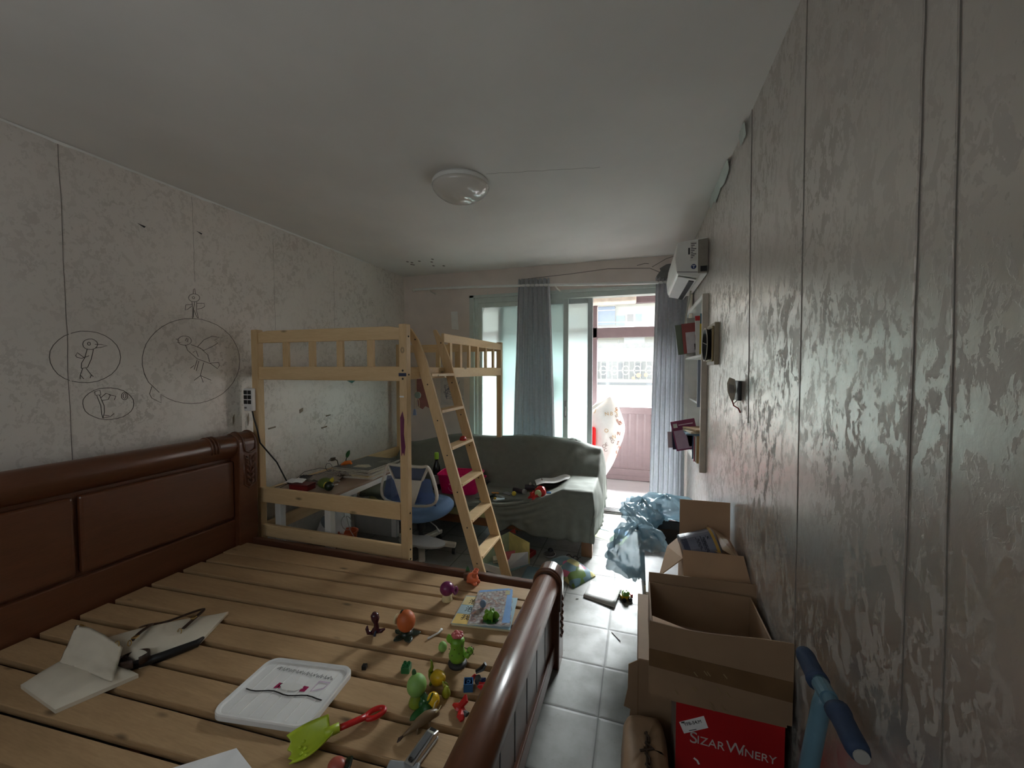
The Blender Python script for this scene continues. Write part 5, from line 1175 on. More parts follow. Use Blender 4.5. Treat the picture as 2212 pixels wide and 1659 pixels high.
# twisted dark wine figure -> plain bent shape
t = toy('toy_snake', 'glossy dark wine coloured bent toy standing left of the orange ball', 'toy', -1.085, 1.43)
MB().tube([(-.012, 0, .010), (.0, 0, .022), (.006, 0, .038), (.003, 0, .055), (.001, 0, .075), (-.004, 0, .093), (-.006, 0, .103)], [.012, .016, .012, .009, .018, .017, .006], 14).build('body', 'toy_wine', t, smooth=True, world=False)
MB().tube([(-.01, 0, .008), (-.03, -.01, .012), (-.036, -.012, .03), (-.034, -.01, .042)], [.008, .009, .007, .003], 10).build('curled_tail', 'toy_wine', t, smooth=True, world=False)
MB().tube([(.008, 0, .02), (.03, .0, .026), (.045, .004, .036)], [.01, .009, .004], 10).build('fin', 'toy_wine', t, smooth=True, world=False)
MB().tube([(.006, -.014, .008), (.01, -.012, .03)], [.006, .004], 8).build('blue_stripe', 'toy_navy', t, smooth=True, world=False)
t = toy('toy_ball', 'burnt orange ball on dark green leaf feet', 'toy', -.957, 1.472)
MB().ball((.0, 0, .064), (.040, .040, .046), 28, 18).build('ball', 'toy_orange', t, smooth=True, world=False)
b = MB()
for k in range(5):
    a = 2 * PI * k / 5 + .5; leaf(b, (.012 * math.cos(a), .012 * math.sin(a), .012), (.05 * math.cos(a), .05 * math.sin(a), -.006), .018, bend=.05)
b.lathe([(.026, 0), (.03, .01), (.016, .024)], 16); b.build('leaf_feet', 'toy_black_green', t, smooth=True, world=False)
MB().lathe([(.014, 0), (.021, .002), (.021, .008), (.014, .009)], 20, Matrix.Translation((-.04, -.004, .066)) @ Euler((0, -PI/2, 0)).to_matrix().to_4x4()).build('spout_ring', 'toy_cream', t, smooth=False, world=False)
MB().tube([(-.022, -.008, .10), (-.016, -.01, .112), (-.006, -.012, .120)], [.004, .003, .002], 8).build('stalk', 'toy_black_green', t, smooth=True, world=False)
t = toy('white_stick', 'short white plastic stick on the slats beside the green egg', 'stick', -.835, 1.505, ZS, 1.05)
MB().tube([(-.035, 0, .005), (.02, 0, .005), (.034, .004, .007), (.04, .008, .008)], [.004, .004, .006, .007], 8).build('stick', 'paper', t, smooth=True, world=False)
t = toy('toy_egg', 'matte green egg shaped toy beside the cactus', 'toy', -.757, 1.43)
MB().lathe([(0, 0), (.010, .002), (.017, .012), (.018, .022), (.014, .033), (.007, .040), (0, .041)], 20).build('egg', 'toy_pea', t, smooth=True, world=False)
# cactus
t = toy('toy_cactus', 'bright green toy cactus with a pink flower on a dark base', 'toy', -.668, 1.385, ZS, .2)
MB().lathe([(.036, 0), (.038, .006), (.03, .014), (.0, .016)], 20).build('base', 'dkgrey', t, smooth=True, world=False)
MB().lathe([(.014, .010), (.03, .022), (.035, .038), (.030, .054), (.0255, .064), (.027, .08), (.029, .094), (.024, .106), (0, .112)], 24).build('body', 'toy_green', t, smooth=True, world=False)
b = MB(); b.tube([(.026, -.004, .045), (.042, -.006, .042), (.050, -.006, .055)], [.009, .011, .010], 10).ball((.052, -.006, .062), (.014, .011, .016), 12, 8); b.build('right_arm', 'toy_green', t, smooth=True, world=False)
leaf(MB(), (-.022, 0, .085), (-.014, 0, .034), .016, (0, 1, 0), .1).build('left_arm', 'toy_green', t, smooth=True, world=False)
b = MB()
for k in range(22):
    a, z = k * 2.4, .03 + .075 * (k / 22); r = .031
    if k < 14: b.lathe([(.0022, 0), (0, .007)], 5, Matrix.Translation((.052 + .012 * math.cos(a), -.006 + .011 * math.sin(a), .05 + .028 * (k / 14))) @ Vector((math.cos(a), math.sin(a), .2)).to_track_quat('Z', 'Y').to_matrix().to_4x4())
    b.lathe([(.0022, 0), (0, .006)], 5, Matrix.Translation((r * math.cos(a), r * math.sin(a), z)) @ Vector((math.cos(a), math.sin(a), .1)).to_track_quat('Z', 'Y').to_matrix().to_4x4())
s_ = b.build('spines', 'dkbrown', t, world=False); s_['kind'] = 'stuff'
b = MB()
for k in range(9):
    a = 2 * PI * k / 9; b.ball((.015 * math.cos(a), .015 * math.sin(a), .118 + .003 * (k % 2)), (.010, .010, .007), 8, 6)
b.ball((0, 0, .121), (.013, .013, .009), 10, 6); b.build('flower', 'toy_pink', t, smooth=True, world=False)
# bricks
def brick(name, label, x, y, rz, mat, w_, d_, h_, studs=True, up=True):
    t = toy(name, label, 'toy brick', x, y, ZS, rz)
    if up:
        MB().box((-w_/2, -d_/2, 0), (w_/2, d_/2, h_)).build('block', mat, t, bevel=.0015, world=False)
        for sx_ in (-1, 1):
            for sy_ in (-1, 1): MB().lathe([(.0062, 0), (.0062, .005), (.0045, .005), (.0042, .001), (0, .001)], 14, Matrix.Translation((sx_ * w_/4, sy_ * d_/4, h_))).build('stud', mat, t, world=False)
    else:
        q = .003
        MB().box((-w_/2, -d_/2, 0), (w_/2, d_/2, .006)).box((-w_/2, -d_/2, .006), (-w_/2 + q, d_/2, h_)).box((w_/2 - q, -d_/2, .006), (w_/2, d_/2, h_)).box((-w_/2 + q, -d_/2, .006), (w_/2 - q, -d_/2 + q, h_)).box((-w_/2 + q, d_/2 - q, .006), (w_/2 - q, d_/2, h_)).build('block', mat, t, world=False)
        MB().lathe([(.0075, .006), (.0075, h_ - .002), (.005, h_ - .002), (.005, .008), (0, .008)], 16).build('inner_tube', mat, t, world=False)
    return t
brick('toy_brick', 'dark green four-stud toy brick near the white plastic board', -.842, 1.293, .25, P('brick_green', 40, 108, 60), .032, .034, .024)
brick('toy_brick', 'blue toy brick upturned to show its hollow inside', -.577, 1.287, .35, 'toy_blue', .034, .034, .030, up=False)
t = toy('black_cube', 'tiny black cube at the far corner of the white plastic board', 'cube', -1.003, 1.252, ZS, .3); MB().box((-.009, -.009, 0), (.009, .009, .017)).build('cube', 'black', t, bevel=.002, world=False)
# plain green ball-headed toy with leaves
t = toy('toy_sprout', 'pale green round-headed toy with a small dark leaf on top', 'toy', -.722, 1.172)
MB().lathe([(.027, 0), (.029, .006), (.024, .022), (.017, .034), (.015, .04)], 20).build('stem', 'toy_olive', t, smooth=True, world=False)
MB().ball((.0, .0, .068), (.034, .034, .036), 26, 16).build('head', 'toy_pea', t, smooth=True, world=False)
MB().ball((-.014, .006, .105), (.009, .006, .013), 12, 8).build('top_leaf', 'toy_dgreen', t, smooth=True, world=False)
t = toy('toy_lemon', 'small yellow ball wrapped in dark green toy leaves', 'toy', -.668, 1.160)
MB().ball((.010, .012, .03), (.022, .022, .026), 18, 12).build('ball', 'toy_yellow', t, smooth=True, world=False)
b = MB(); leaf(b, (-.012, .0, .03), (.028, .006, .028), .016); leaf(b, (-.016, -.01, .02), (-.016, -.055, -.014), .016); leaf(b, (-.008, .004, .02), (-.035, .02, .018), .014)
b.ball((0, -.016, .018), (.020, .016, .018), 12, 8).ball((-.024, -.004, .02), (.013, .012, .014), 12, 8); b.build('leaves', 'toy_dgreen', t, smooth=True, world=False)
t = toy('toy_bud', 'shiny yellow bud toy with a tall curling olive leaf', 'toy', -.70, 1.262)
MB().lathe([(0, -.03), (.018, -.024), (.027, -.006), (.022, .014), (.010, .03), (0, .034)], 20, Matrix.Translation((.012, 0, .034)) @ Euler((.2, 1.2, 0)).to_matrix().to_4x4()).build('bud', 'toy_yellow', t, smooth=True, world=False)
b = MB(); leaf(b, (-.012, .0, .012), (-.008, 0, .05), .012, (0, 1, 0)); b.tube([(-.02, 0, .05), (-.012, 0, .068), (-.014, 0, .088), (-.018, 0, .098)], [.008, .006, .004, .001], 8); b.tube([(-.012, .002, .02), (-.016, -.01, .004)], [.008, .005], 8).tube([(.036, 0, .024), (.048, 0, .02), (.055, 0, .012)], [.003, .003, .001], 6); b.build('leaf', 'toy_olive', t, smooth=True, world=False)
t = toy('toy_pear', 'small yellow-green pear toy with a curved stalk', 'toy', -.638, 1.229)
MB().lathe([(0, 0), (.010, .001), (.016, .010), (.014, .022), (.009, .032), (.006, .038), (0, .041)], 18).build('pear', P('toy_lime', 156, 164, 50), t, smooth=True, world=False)
MB().tube([(-.004, 0, .034), (-.010, 0, .042), (-.013, 0, .054)], [.004, .003, .002], 8).tube([(.005, 0, .034), (.01, 0, .04)], [.003, .002], 6).build('stalk', 'toy_lime', t, smooth=True, world=False)
# torn red and blue scraps of toy parts
def scrap(name, label, x, y, parts, rz=0):
    t = toy(name, label, 'toy', x, y, ZS, rz)
    for nm, mt, pts, rads in parts: MB().tube(pts, rads, 8, flat=.55).build(nm, mt, t, smooth=False, world=False)
scrap('toy_scrap', 'jagged red, black and navy broken toy beside the blue brick', -.555, 1.325, [('red_piece', 'toy_red', [(-.02, .02, .01), (-.022, .0, .012), (-.016, -.02, .008)], [.006, .008, .004]), ('black_piece', 'black', [(-.018, .02, .02), (.005, .035, .03), (.014, .04, .046)], [.008, .014, .010]), ('grey_piece', 'dkgrey', [(-.006, .012, .014), (.006, -.012, .016), (.004, -.02, .008)], [.010, .014, .008]), ('navy_piece', 'toy_navy', [(.01, .002, .012), (.024, -.006, .02), (.03, -.012, .014)], [.01, .012, .005]), ('red_piece', 'toy_red', [(.012, -.016, .01), (.032, -.014, .012), (.05, .004, .016)], [.014, .012, .003]), ('red_piece', 'toy_red', [(.014, -.02, .008), (.034, -.03, .01), (.05, -.026, .008)], [.012, .011, .006])])
scrap('toy_scrap', 'jagged red broken toy with grey bits against the footboard', -.562, 1.19, [('red_piece', 'toy_red', [(-.034, .012, .008), (-.01, .004, .012), (.012, -.006, .010)], [.006, .016, .010]), ('red_piece', 'toy_red', [(-.006, .0, .014), (.006, .022, .024), (.002, .034, .034)], [.012, .014, .004]), ('red_piece', 'toy_red', [(.006, -.004, .01), (.012, -.028, .012), (.022, -.038, .008)], [.014, .014, .008]), ('grey_piece', 'dkgrey', [(.016, -.012, .012), (.032, -.018, .014)], [.011, .010]), ('grey_piece', 'greyplastic', [(-.012, .012, .018), (-.004, .016, .022)], [.006, .005])])
t = toy('toy_lettuce', 'bright green leafy toy standing on the board book', 'toy', -.628, 1.652, ZS + .0212)
b = MB()
for k in range(8):
    a = 2 * PI * k / 8; leaf(b, (.008 * math.cos(a), .008 * math.sin(a), .004), (.030 * math.cos(a), .030 * math.sin(a), .008), .016, bend=-.1)
b.build('base_leaves', 'toy_dgreen', t, smooth=True, world=False)
b = MB()
for k in range(5):
    a = 2 * PI * k / 5 + .3; leaf(b, (.02 * math.cos(a), .02 * math.sin(a), .006), (.004 * math.cos(a), .004 * math.sin(a), .036), .018, (math.cos(a + PI/2), math.sin(a + PI/2), 0) if False else (-math.sin(a), math.cos(a), .01), .05)
b.ball((0, 0, .022), (.019, .019, .022), 14, 10); b.lathe([(.006, .04), (.003, .05), (.001, .062)], 8); b.build('head', 'toy_green', t, smooth=True, world=False)
t = toy('toy_pebble', 'blue-grey oval toy on the board book beside the leafy toy', 'toy', -.697, 1.728, ZS + .0212)
MB().ball((0, 0, .02), (.016, .014, .0195), 16, 12).build('pebble', 'toy_bluegrey', t, smooth=True, world=False)
# sand shovel
t = toy('sand_shovel', 'lime green toy sand shovel with a red ribbed handle', 'shovel', -.92, .97)
b = MB(); ax = Vector((.62, .78, 0)).normalized(); sd = Vector((-ax.y, ax.x, 0)); nk = Vector((-.902, .982, ZS))
def sh_pt(u, v):
    wv = .058 * (.42 + .62 * math.sin(PI * min(1, .12 + .6 * v)) ) * (2 * u - 1)
    jag = .010 * abs(math.sin(u * PI * 4)) * smooth(.8, 1, v)
    p = nk - ax * (.012 + .118 * v - jag) + sd * wv; return (p.x, p.y, ZS + .006 + .030 * abs(2 * u - 1) ** 2.2 + .02 * (1 - v) ** 2)
b.sheet(sh_pt, 16, 14, (0, 0, .0035)); b.tube([tuple(nk - ax * .03 + Vector((0, 0, .028))), tuple(nk + ax * .012 + Vector((0, 0, .028)))], [.014, .014], 12); b.build('scoop', P('toy_limegreen', 176, 196, 52, .4), t, smooth=True)
for k in range(5):
    p = nk - ax * (.085 + .012 * (k % 2)) + sd * (-.026 + .013 * k); MB().ball((p.x, p.y, ZS + .013), (.006, .006, .004), 8, 6).build('grip_nub', 'toy_limegreen', t, smooth=True)
hp = [nk + ax * s + Vector((0, 0, .026 - .05 * s)) for s in (.012, .04, .07, .095)]
MB().tube([tuple(p) for p in hp], [.0105, .0105, .0105, .011], 12, flat=.8).tube([tuple(nk + ax * .125 + Vector((0, 0, .018)) + ax * (.03 * math.cos(a)) + sd * (.016 * math.sin(a))) for a in [2*PI*k/20 for k in range(20)]], .0085, 10, closed=True, flat=.9).build('handle', 'toy_red', t, smooth=True)
t = toy('toy_tomato', 'red round toy with a dark leaf at the near edge of the slats', 'toy', -.805, .895)
MB().ball((-.012, 0, .02), (.028, .024, .02), 16, 10).build('body', P('toy_dullred', 170, 84, 70), t, smooth=True, world=False); leaf(MB(), (.008, -.01, .02), (.022, .03, .02), .018).build('leaf', 'toy_black_green', t, smooth=True, world=False)
# brown animal toy lying on its side: body, head, tail
t = toy('toy_animal', 'brown smooth toy animal with a slim tail and small horns', 'toy', -.652, 1.10, ZS, .98); t.scale = (.85, .95, .95)
MB().tube([(-.085, 0, .014), (-.055, 0, .02), (-.025, 0, .028), (.01, 0, .032), (.035, 0, .030), (.052, 0, .026), (.062, -.004, .022)], [.004, .009, .015, .018, .015, .013, .007], 14).build('body', P('toy_brown', 120, 98, 70, .4), t, smooth=True, world=False)
MB().tube([(-.083, 0, .014), (-.098, .003, .008), (-.108, -.002, .006)], [.004, .008, .002], 8, flat=.5).build('tail_tuft', 'dkbrown', t, smooth=True, world=False)
for sg in (-1, 1): MB().tube([(.045, .008 * sg, .036), (.056, .016 * sg, .048), (.066, .014 * sg, .056)], [.003, .0022, .001], 6).build('horn', 'toy_cream', t, smooth=True, world=False)
for sx_, sg in ((.02, -1), (-.03, -1), (.02, 1), (-.03, 1)): MB().tube([(sx_, .008 * sg, .022), (sx_ - .004, .013 * sg, .003)], [.006, .004], 8).build('leg', 'toy_brown', t, smooth=True, world=False)
# stapler
t = toy('stapler', 'silver and white stapler lying beside the footboard', 'stapler', -.612, 1.02, ZS, 1.42, group=None)
MB().box((-.06, -.018, 0), (.06, .018, .012)).build('base', 'plastic_white', t, bevel=.004, world=False)
MB().prism([(-.062, -.016, .013), (.062, -.016, .013), (.064, -.016, .026), (.04, -.016, .034), (-.06, -.016, .026)], (0, .032, 0)).build('arm', 'metal', t, bevel=.003, world=False)
MB().prism([(-.045, -.009, .0295), (.036, -.009, .0345), (.036, .009, .0345), (-.045, .009, .0295)], (0, 0, .0008)).build('dark_inset', P('inset_grey', 96, 98, 100), t, world=False)
MB().box((.04, -.010, .0305), (.058, .010, .0315)).build('end_badge', 'black', t, world=False); MB().ball((-.05, 0, .0285), (.008, .008, .002), 12, 6).build('rivet', 'black', t, world=False)
t = toy('grey_case', 'grey plastic case at the near end of the slats beside the footboard', 'case', -.625, .92, ZS, .2, group=None)
MB().box((-.05, -.05, 0), (.045, .05, .022)).build('body', P('case_grey', 130, 134, 138), t, bevel=.006, world=False); MB().box((-.03, -.02, .022), (.03, .02, .024)).build('lid', 'greyplastic', t, bevel=.001, world=False)

# ================================================================ things on the desk
ZD = DZ + .0005
gd = 'clutter on the desk'
cols_ = ((92, 94, 92), (186, 176, 150), (120, 112, 100), (200, 196, 184), (196, 160, 70), (214, 212, 206))
for i in range(6):
    nm = ('dark grey', 'buff', 'brown', 'cream', 'mustard', 'pale')[5 - i]
    t = thing('book', nm + ' large thin book, ' + ('bottom', 'second up', 'third up', 'fourth up', 'fifth up', 'top')[i] + ' of the stack on the desk', 'book', (-2.2, 2.83, ZD + .0125 * i), math.radians((4, -3, 2, -5, 3, -2)[i]), 'books stacked on the desk')
    w_, d_ = (.36, .42) if i else (.38, .44)
    MB().box((-w_/2, -d_/2, 0), (w_/2, d_/2, .0014)).box((-w_/2, -d_/2, .0105), (w_/2, d_/2, .012)).box((-w_/2, -d_/2, .0014), (-w_/2 + .002, d_/2, .0105)).build('cover', P('bk_%d' % i, *cols_[5 - i], .45), t, world=False)
    MB().box((-w_/2 + .002, -d_/2 + .004, .0014), (w_/2 - .003, d_/2 - .004, .0105)).build('pages', 'old_paper', t, world=False)
    if i == 5:
        for k in range(5): MB().box((.06, .05 + .018 * k, .012), (.17 - .02 * (k % 2), .056 + .018 * k, .0124)).build('cover_print', 'greyplastic', t, world=False)
        MB().prism([(-.02, -.16, .012), (.10, -.14, .012), (.12, -.10, .012), (.05, -.05, .012), (-.03, -.09, .012)], (0, 0, .0005)).build('cover_picture', 'old_paper', t, world=False)
def crumple(name, label, x, y, w_, d_, h_, mat, seed, z=ZD, rz=0, cat='paper'):
    t = thing(name, label, cat, (x, y, z), rz, gd)
    MB().sheet(lambda u, v: (w_ * (u - .5), d_ * (v - .5), .004 + h_ * (0.5 + .5 * nz(u * 3 + seed, v * 3, seed)) * math.sin(PI * min(1, max(0, u * .9 + .05))) + .35 * h_ * abs(nz(u * 7, v * 7, seed))), 16, 12, (0, 0, .0015)).build('sheet', mat, t, world=False); return t
crumple('crumpled_paper', 'crumpled grey newspaper in the middle of the desk', -2.36, 2.50, .26, .22, .06, P('news_grey', 150, 142, 134, .8), 1, rz=.4)
crumple('crumpled_paper', 'crumpled printed sheet nearest the red box on the desk', -2.40, 2.36, .22, .16, .05, P('news_dark', 110, 102, 96, .8), 5, rz=-.2)
crumple('crumpled_paper', 'rumpled silvery wrapper before the book stack', -2.29, 2.60, .17, .12, .06, P('wrapper_silver', 150, 140, 132, .35), 9, rz=.8)
crumple('paper_sheet', 'white paper corner hanging over the red box on the desk', -2.40, 2.26, .13, .10, .02, 'paper', 13, ZD + .045, .5)
crumple('paper_sheet', 'small white torn paper beside the green fruit toy', -2.27, 2.46, .09, .06, .02, 'paper', 17, ZD, .3)
crumple('dark_cloth', 'dark wadded cloth at the left of the desk', -2.47, 2.42, .14, .12, .06, 'dkgrey', 21, ZD, .1, 'cloth')
t = thing('red_box', 'small dark red box under papers at the near end of the desk', 'box', (-2.33, 2.26, ZD), .12, gd)
MB().box((-.075, -.045, 0), (.075, .045, .042)).build('body', P('box_red', 120, 30, 34), t, bevel=.003, world=False); MB().box((-.076, -.046, .030), (.076, .046, .044)).build('lid', P('box_red2', 100, 24, 30), t, bevel=.002, world=False)
t = thing('toy_fruit', 'large green oval toy with a yellow frill on the desk', 'toy', (-2.185, 2.325, ZD), 0, gd)
MB().ball((0, 0, .04), (.058, .045, .04), 22, 14).build('body', P('fruit_green', 96, 112, 54), t, smooth=True, world=False)
b = MB()
for k in range(8): leaf(b, (.046, .0, .05), (.022 * math.cos(k), .03 * math.sin(k * 1.7), .03 * math.cos(k * 1.3)), .012, (.3, .5, 1))
b.build('frill', P('frill_yellow', 206, 186, 60), t, smooth=True, world=False)
t = thing('toy_ball', 'dark green shiny ball toy with a yellow ring in front of the green oval toy', 'toy', (-2.115, 2.285, ZD), 0, gd)
MB().ball((0, 0, .033), (.034, .03, .033), 20, 12).build('ball', 'toy_black_green', t, smooth=True, world=False)
MB().tube([(-.026, .018 * math.cos(a), .04 + .018 * math.sin(a)) for a in [2*PI*k/16 for k in range(16)]], .005, 8, closed=True).build('ring', 'frill_yellow', t, smooth=True, world=False); MB().tube([(.028, 0, .035), (.046, 0, .04)], [.007, .004], 8).build('knob', 'black', t, smooth=True, world=False)
t = thing('toy_seedling', 'orange toy with one upright green leaf leaning on the book stack', 'toy', (-2.33, 2.70, ZD + .0), 0, gd)
MB().tube([(-.03, 0, .075), (.01, 0, .095), (.045, .01, .10), (.06, .01, .085)], [.012, .018, .016, .008], 10).tube([(-.02, 0, .0), (-.022, 0, .075)], [.012, .012], 8).build('body', P('toy_bright_orange', 226, 120, 40), t, smooth=True, world=False)
MB().tube([(.01, 0, .10), (.014, 0, .125), (.024, 0, .145)], .004, 6).build('stem', 'toy_black_green', t, smooth=True, world=False); leaf(MB(), (.022, 0, .14), (.02, 0, .06), .018, (0, 1, 0)).build('leaf', 'toy_dgreen', t, smooth=True, world=False)
t = thing('plug', 'brown mains plug sticking up over the back rail of the loft bed', 'plug', (-2.58, 2.85, .65), 0, gd)
MB().box((-2.60, 2.83, .68), (-2.575, 2.87, .71)).box((-2.598, 2.80, .684), (-2.59, 2.83, .69)).box((-2.585, 2.80, .698), (-2.577, 2.83, .704)).build('plug_body', P('plug_brown', 86, 74, 56), t, bevel=.003); MB().tube([(-2.588, 2.87, .692), (-2.585, 2.90, .67), (-2.583, 2.91, .62)], .005, 6).build('lead', 'plug_brown', t, smooth=True)
t = thing('wire_tangle', 'loose thin black wire looping over the desk papers', 'wire', (-2.42, 2.4, ZD + .05), 0, gd)
pts = [(-2.50, 2.22, ZD + .006), (-2.47, 2.3, ZD + .03), (-2.45, 2.4, ZD + .085), (-2.36, 2.46, ZD + .105), (-2.30, 2.5, ZD + .09)] + [(-2.31 + .032 * math.cos(a), 2.5, ZD + .105 + .032 * math.sin(a)) for a in [.3 * k for k in range(20)]] + [(-2.36, 2.44, ZD + .06), (-2.40, 2.38, ZD + .065)]
MB().tube(pts, .0018, 5).tube([(-2.55, 2.21, ZD + .004), (-2.50, 2.25, ZD + .02), (-2.44, 2.26, ZD + .03), (-2.38, 2.3, ZD + .045)], .0018, 5).build('wire', 'black', t)
for i, (x, y, l) in enumerate(((-2.22, 2.50, 'tiny white crumb-like scrap beside the dark wrapper'), (-2.17, 2.42, 'tiny white scrap near the desk front edge'))):
    t = thing('paper_scrap', l, 'scrap', (x, y, ZD), i, gd); MB().prism([(-.012, -.006, .001), (.012, -.008, .001), (.014, .006, .004), (-.008, .008, .003)], (0, 0, .003)).build('scrap', 'paper', t, world=False)
# under the desk
t = thing('desk_lamp', 'round grey lamp head on a bent stalk under the desk', 'lamp', (-2.42, 2.62, 0), 0)
MB().lathe([(0, 0), (.05, .0), (.056, .012), (.056, .02), (0, .022)], 24, Matrix.Translation((-2.40, 2.58, .255)) @ Euler((PI/2, 0, 0)).to_matrix().to_4x4()).build('lamp_head', P('lamp_slate', 110, 118, 124), t, smooth=False)
MB().tube([(-2.41, 2.60, .21), (-2.43, 2.62, .12), (-2.43, 2.62, .02)], [.012, .014, .016], 10).lathe([(0, 0), (.06, 0), (.06, .012), (0, .02)], 20, Matrix.Translation((-2.43, 2.62, 0))).build('stand', 'dkgrey', t)
t = thing('wire_hoop', 'pale looped cable hanging under the desk top', 'cable', (-2.15, 2.45, .25))
MB().tube([(-2.15 + .05 * math.cos(a), 2.5, .30 + .055 * math.sin(a)) for a in [PI * .6 + 2*PI*k/22 for k in range(22)]] + [(-2.12, 2.5, .25), (-2.06, 2.5, .17)], .0025, 6).tube([(-2.17, 2.5, .35), (-2.17, 2.5, .602)], .0025, 6).build('cable', 'greyplastic', t)
t = thing('orange_tub', 'open orange plastic tub on the floor under the desk', 'tub', (-2.33, 2.72, 0))
MB().lathe([(.06, 0), (.075, .11), (.082, .11), (.082, .12), (.070, .12), (.058, .01), (0, .01)], 24, Matrix.Translation((-2.34, 2.74, 0))).build('shell', P('tub_orange', 214, 110, 70), t)
t = thing('white_sack', 'crumpled white sack on the floor by the wall under the desk', 'sack', (-2.52, 2.75, 0))
MB().grid(bagfn(-2.50, 2.76, .13, .10, .16, .13, 3, .25), 30, 20).build('cloth', 'paper', t, smooth=True)

# ================================================================ things on the sofa
gs = 'clutter on the sofa seat'
t = thing('toy_bin', 'magenta plastic toy bin with a smile mark standing on the sofa', 'bin', (-1.60, 3.42, .31), 0)
ra = math.radians(8)
def bn(u, v, e=.16):
    a, c = (.165 + .035 * v) , (.105 + .025 * v)
    x, y = rr(u, 0, 0, a, c, .3); return (-1.585 + x * math.cos(ra) - y * math.sin(ra), 3.385 + x * math.sin(ra) + y * math.cos(ra), .340 + .18 * v)
def bi(u, v):
    a, c = (.160 + .035 * v), (.100 + .025 * v)
    x, y = rr(u, 0, 0, a, c, .3); return (-1.585 + x * math.cos(ra) - y * math.sin(ra), 3.385 + x * math.sin(ra) + y * math.cos(ra), .345 + .175 * v)
b = MB(); b.grid(bn, 48, 4); b.grid(bi, 48, 4); b.add([bn(i / 48, 0) for i in range(48)], [tuple(range(48))]); b.build('shell', 'magenta', t, smooth=False)
b = MB(); b.tube([bn(i / 48, 1) for i in range(48)], .008, 8, closed=True); b.build('rim', 'magenta', t, smooth=True)
hx_, hy_, hz_ = bn(0, .9)
MB().tube([(hx_, hy_ - .03, hz_), (hx_ + .03, hy_ - .03, hz_ - .02), (hx_ + .03, hy_ + .03, hz_ - .02), (hx_, hy_ + .03, hz_)], .008, 8).tube([(hx_ + .03, hy_, hz_ - .02), (hx_ + .05, hy_, hz_ + .0)], .007, 8).build('handle', 'magenta', t, smooth=True)
fx0, fy0 = -1.585, 3.27
def fpt(x, z): return (fx0 + x * math.cos(ra), 3.385 - (.108 + .025 * (z - .34) / .18) * 1.0 / 1 - .003 + x * math.sin(ra), z)
MB().tube([fpt(-.02 + .05 * math.cos(a), .41 + .045 * math.sin(a)) for a in [PI + PI * .95 * k / 12 for k in range(13)]], .003, 6).build('smile_mark', P('smile_pink', 240, 130, 180), t)
MB().ball(fpt(-.055, .44), (.008, .003, .008), 10, 6).build('smile_dot', 'smile_pink', t)
t = thing('bottle', 'dark bottle with a lime green cap behind the chair back', 'bottle', (-1.82, 3.34, .31), 0, None)
MB().lathe([(0, 0), (.036, 0), (.038, .01), (.038, .19), (.03, .235), (.016, .27), (.015, .30), (0, .30)], 20, Matrix.Translation((-1.835, 3.37, .338))).build('body', P('bottle_dark', 18, 20, 18, .15), t, smooth=True)
MB().lathe([(.019, .297), (.021, .30), (.021, .355), (.017, .36), (0, .36)], 20, Matrix.Translation((-1.835, 3.37, .338))).build('cap', P('cap_lime', 150, 200, 60), t, smooth=False)
MB().lathe([(.0385, .06), (.0388, .06), (.0388, .15), (.0385, .15)], 20, Matrix.Translation((-1.835, 3.37, .338))).build('label', 'greyplastic', t)
t = thing('red_toy', 'crumpled bright red toy with a pale round patch on the sofa seat', 'toy', (-.78, 3.22, .36), 0, gs)
b = MB(); b.grid(bagfn(-.815, 3.21, .40, .058, .055, .062, 4, .35), 24, 16); b.grid(bagfn(-.735, 3.22, .392, .07, .05, .048, 8, .35), 24, 16); b.grid(bagfn(-.775, 3.23, .455, .048, .04, .05, 11, .3), 20, 14)
b.build('body', 'toy_red', t, smooth=True)
b = MB(); b.tube([(-.845, 3.2, .46), (-.83, 3.19, .41), (-.815, 3.18, .37)], [.018, .02, .014], 10).tube([(-.80, 3.175, .40), (-.79, 3.17, .42)], [.014, .008], 8); b.build('fold', 'toy_red', t, smooth=True)
MB().ball((-.785, 3.185, .455), (.030, .014, .034), 14, 10).build('pale_patch', P('pale_green', 190, 200, 150), t, smooth=True)
MB().box((-.735, 3.18, .40), (-.70, 3.22, .428)).build('open_mouth', 'black', t)
def lie(name, label, cat, x, y, fn, rz=0, tt=.5, dz=.006):
    t = thing(name, label, cat, (x, y, seatz(x, max(0, min(1, (y - 3.15) / .45))) + dz), rz, gs); fn(t); return t
lie('paper_tray', 'white paper sheet over a black tray by the sofa arm', 'paper', -.72, 3.50, lambda t: (MB().sheet(lambda u, v: (-.16 + .32 * u, -.06 + .16 * v, .032 + .05 * u + .008 * math.sin(u * 9)), 12, 5, (0, 0, .003)).build('sheet', 'paper', t, world=False), MB().box((-.14, -.06, 0), (.10, .10, .03)).build('tray', 'black', t, bevel=.004, world=False)), .35)
lie('dark_bottle', 'small dark purple bottle with a pale cap lying on the sofa seat', 'bottle', -1.03, 3.45, lambda t: (MB().tube([(-.06, 0, .024), (.045, 0, .024)], .022, 14).build('body', P('bottle_plum', 60, 52, 62, .3), t, world=False), MB().tube([(.045, 0, .024), (.07, 0, .024)], .0225, 14).build('cap', 'greyplastic', t, world=False)), -.3)
lie('dark_bottle', 'dark plum bottle with twin pale tips behind the lying one', 'bottle', -.955, 3.53, lambda t: (MB().tube([(-.04, 0, .03), (.05, 0, .03)], .028, 14).build('body', 'bottle_plum', t, world=False), MB().ball((.01, 0, .062), .014, 10, 8).ball((.045, 0, .055), .013, 10, 8).build('pale_tip', 'greyplastic', t, world=False)), .2)
lie('yellow_ball', 'small yellow ball on the sofa seat in front of the dark bottles', 'ball', -1.055, 3.37, lambda t: MB().ball((0, 0, .021), .021, 16, 12).build('ball', P('ball_yellow', 222, 196, 70), t, smooth=True, world=False))
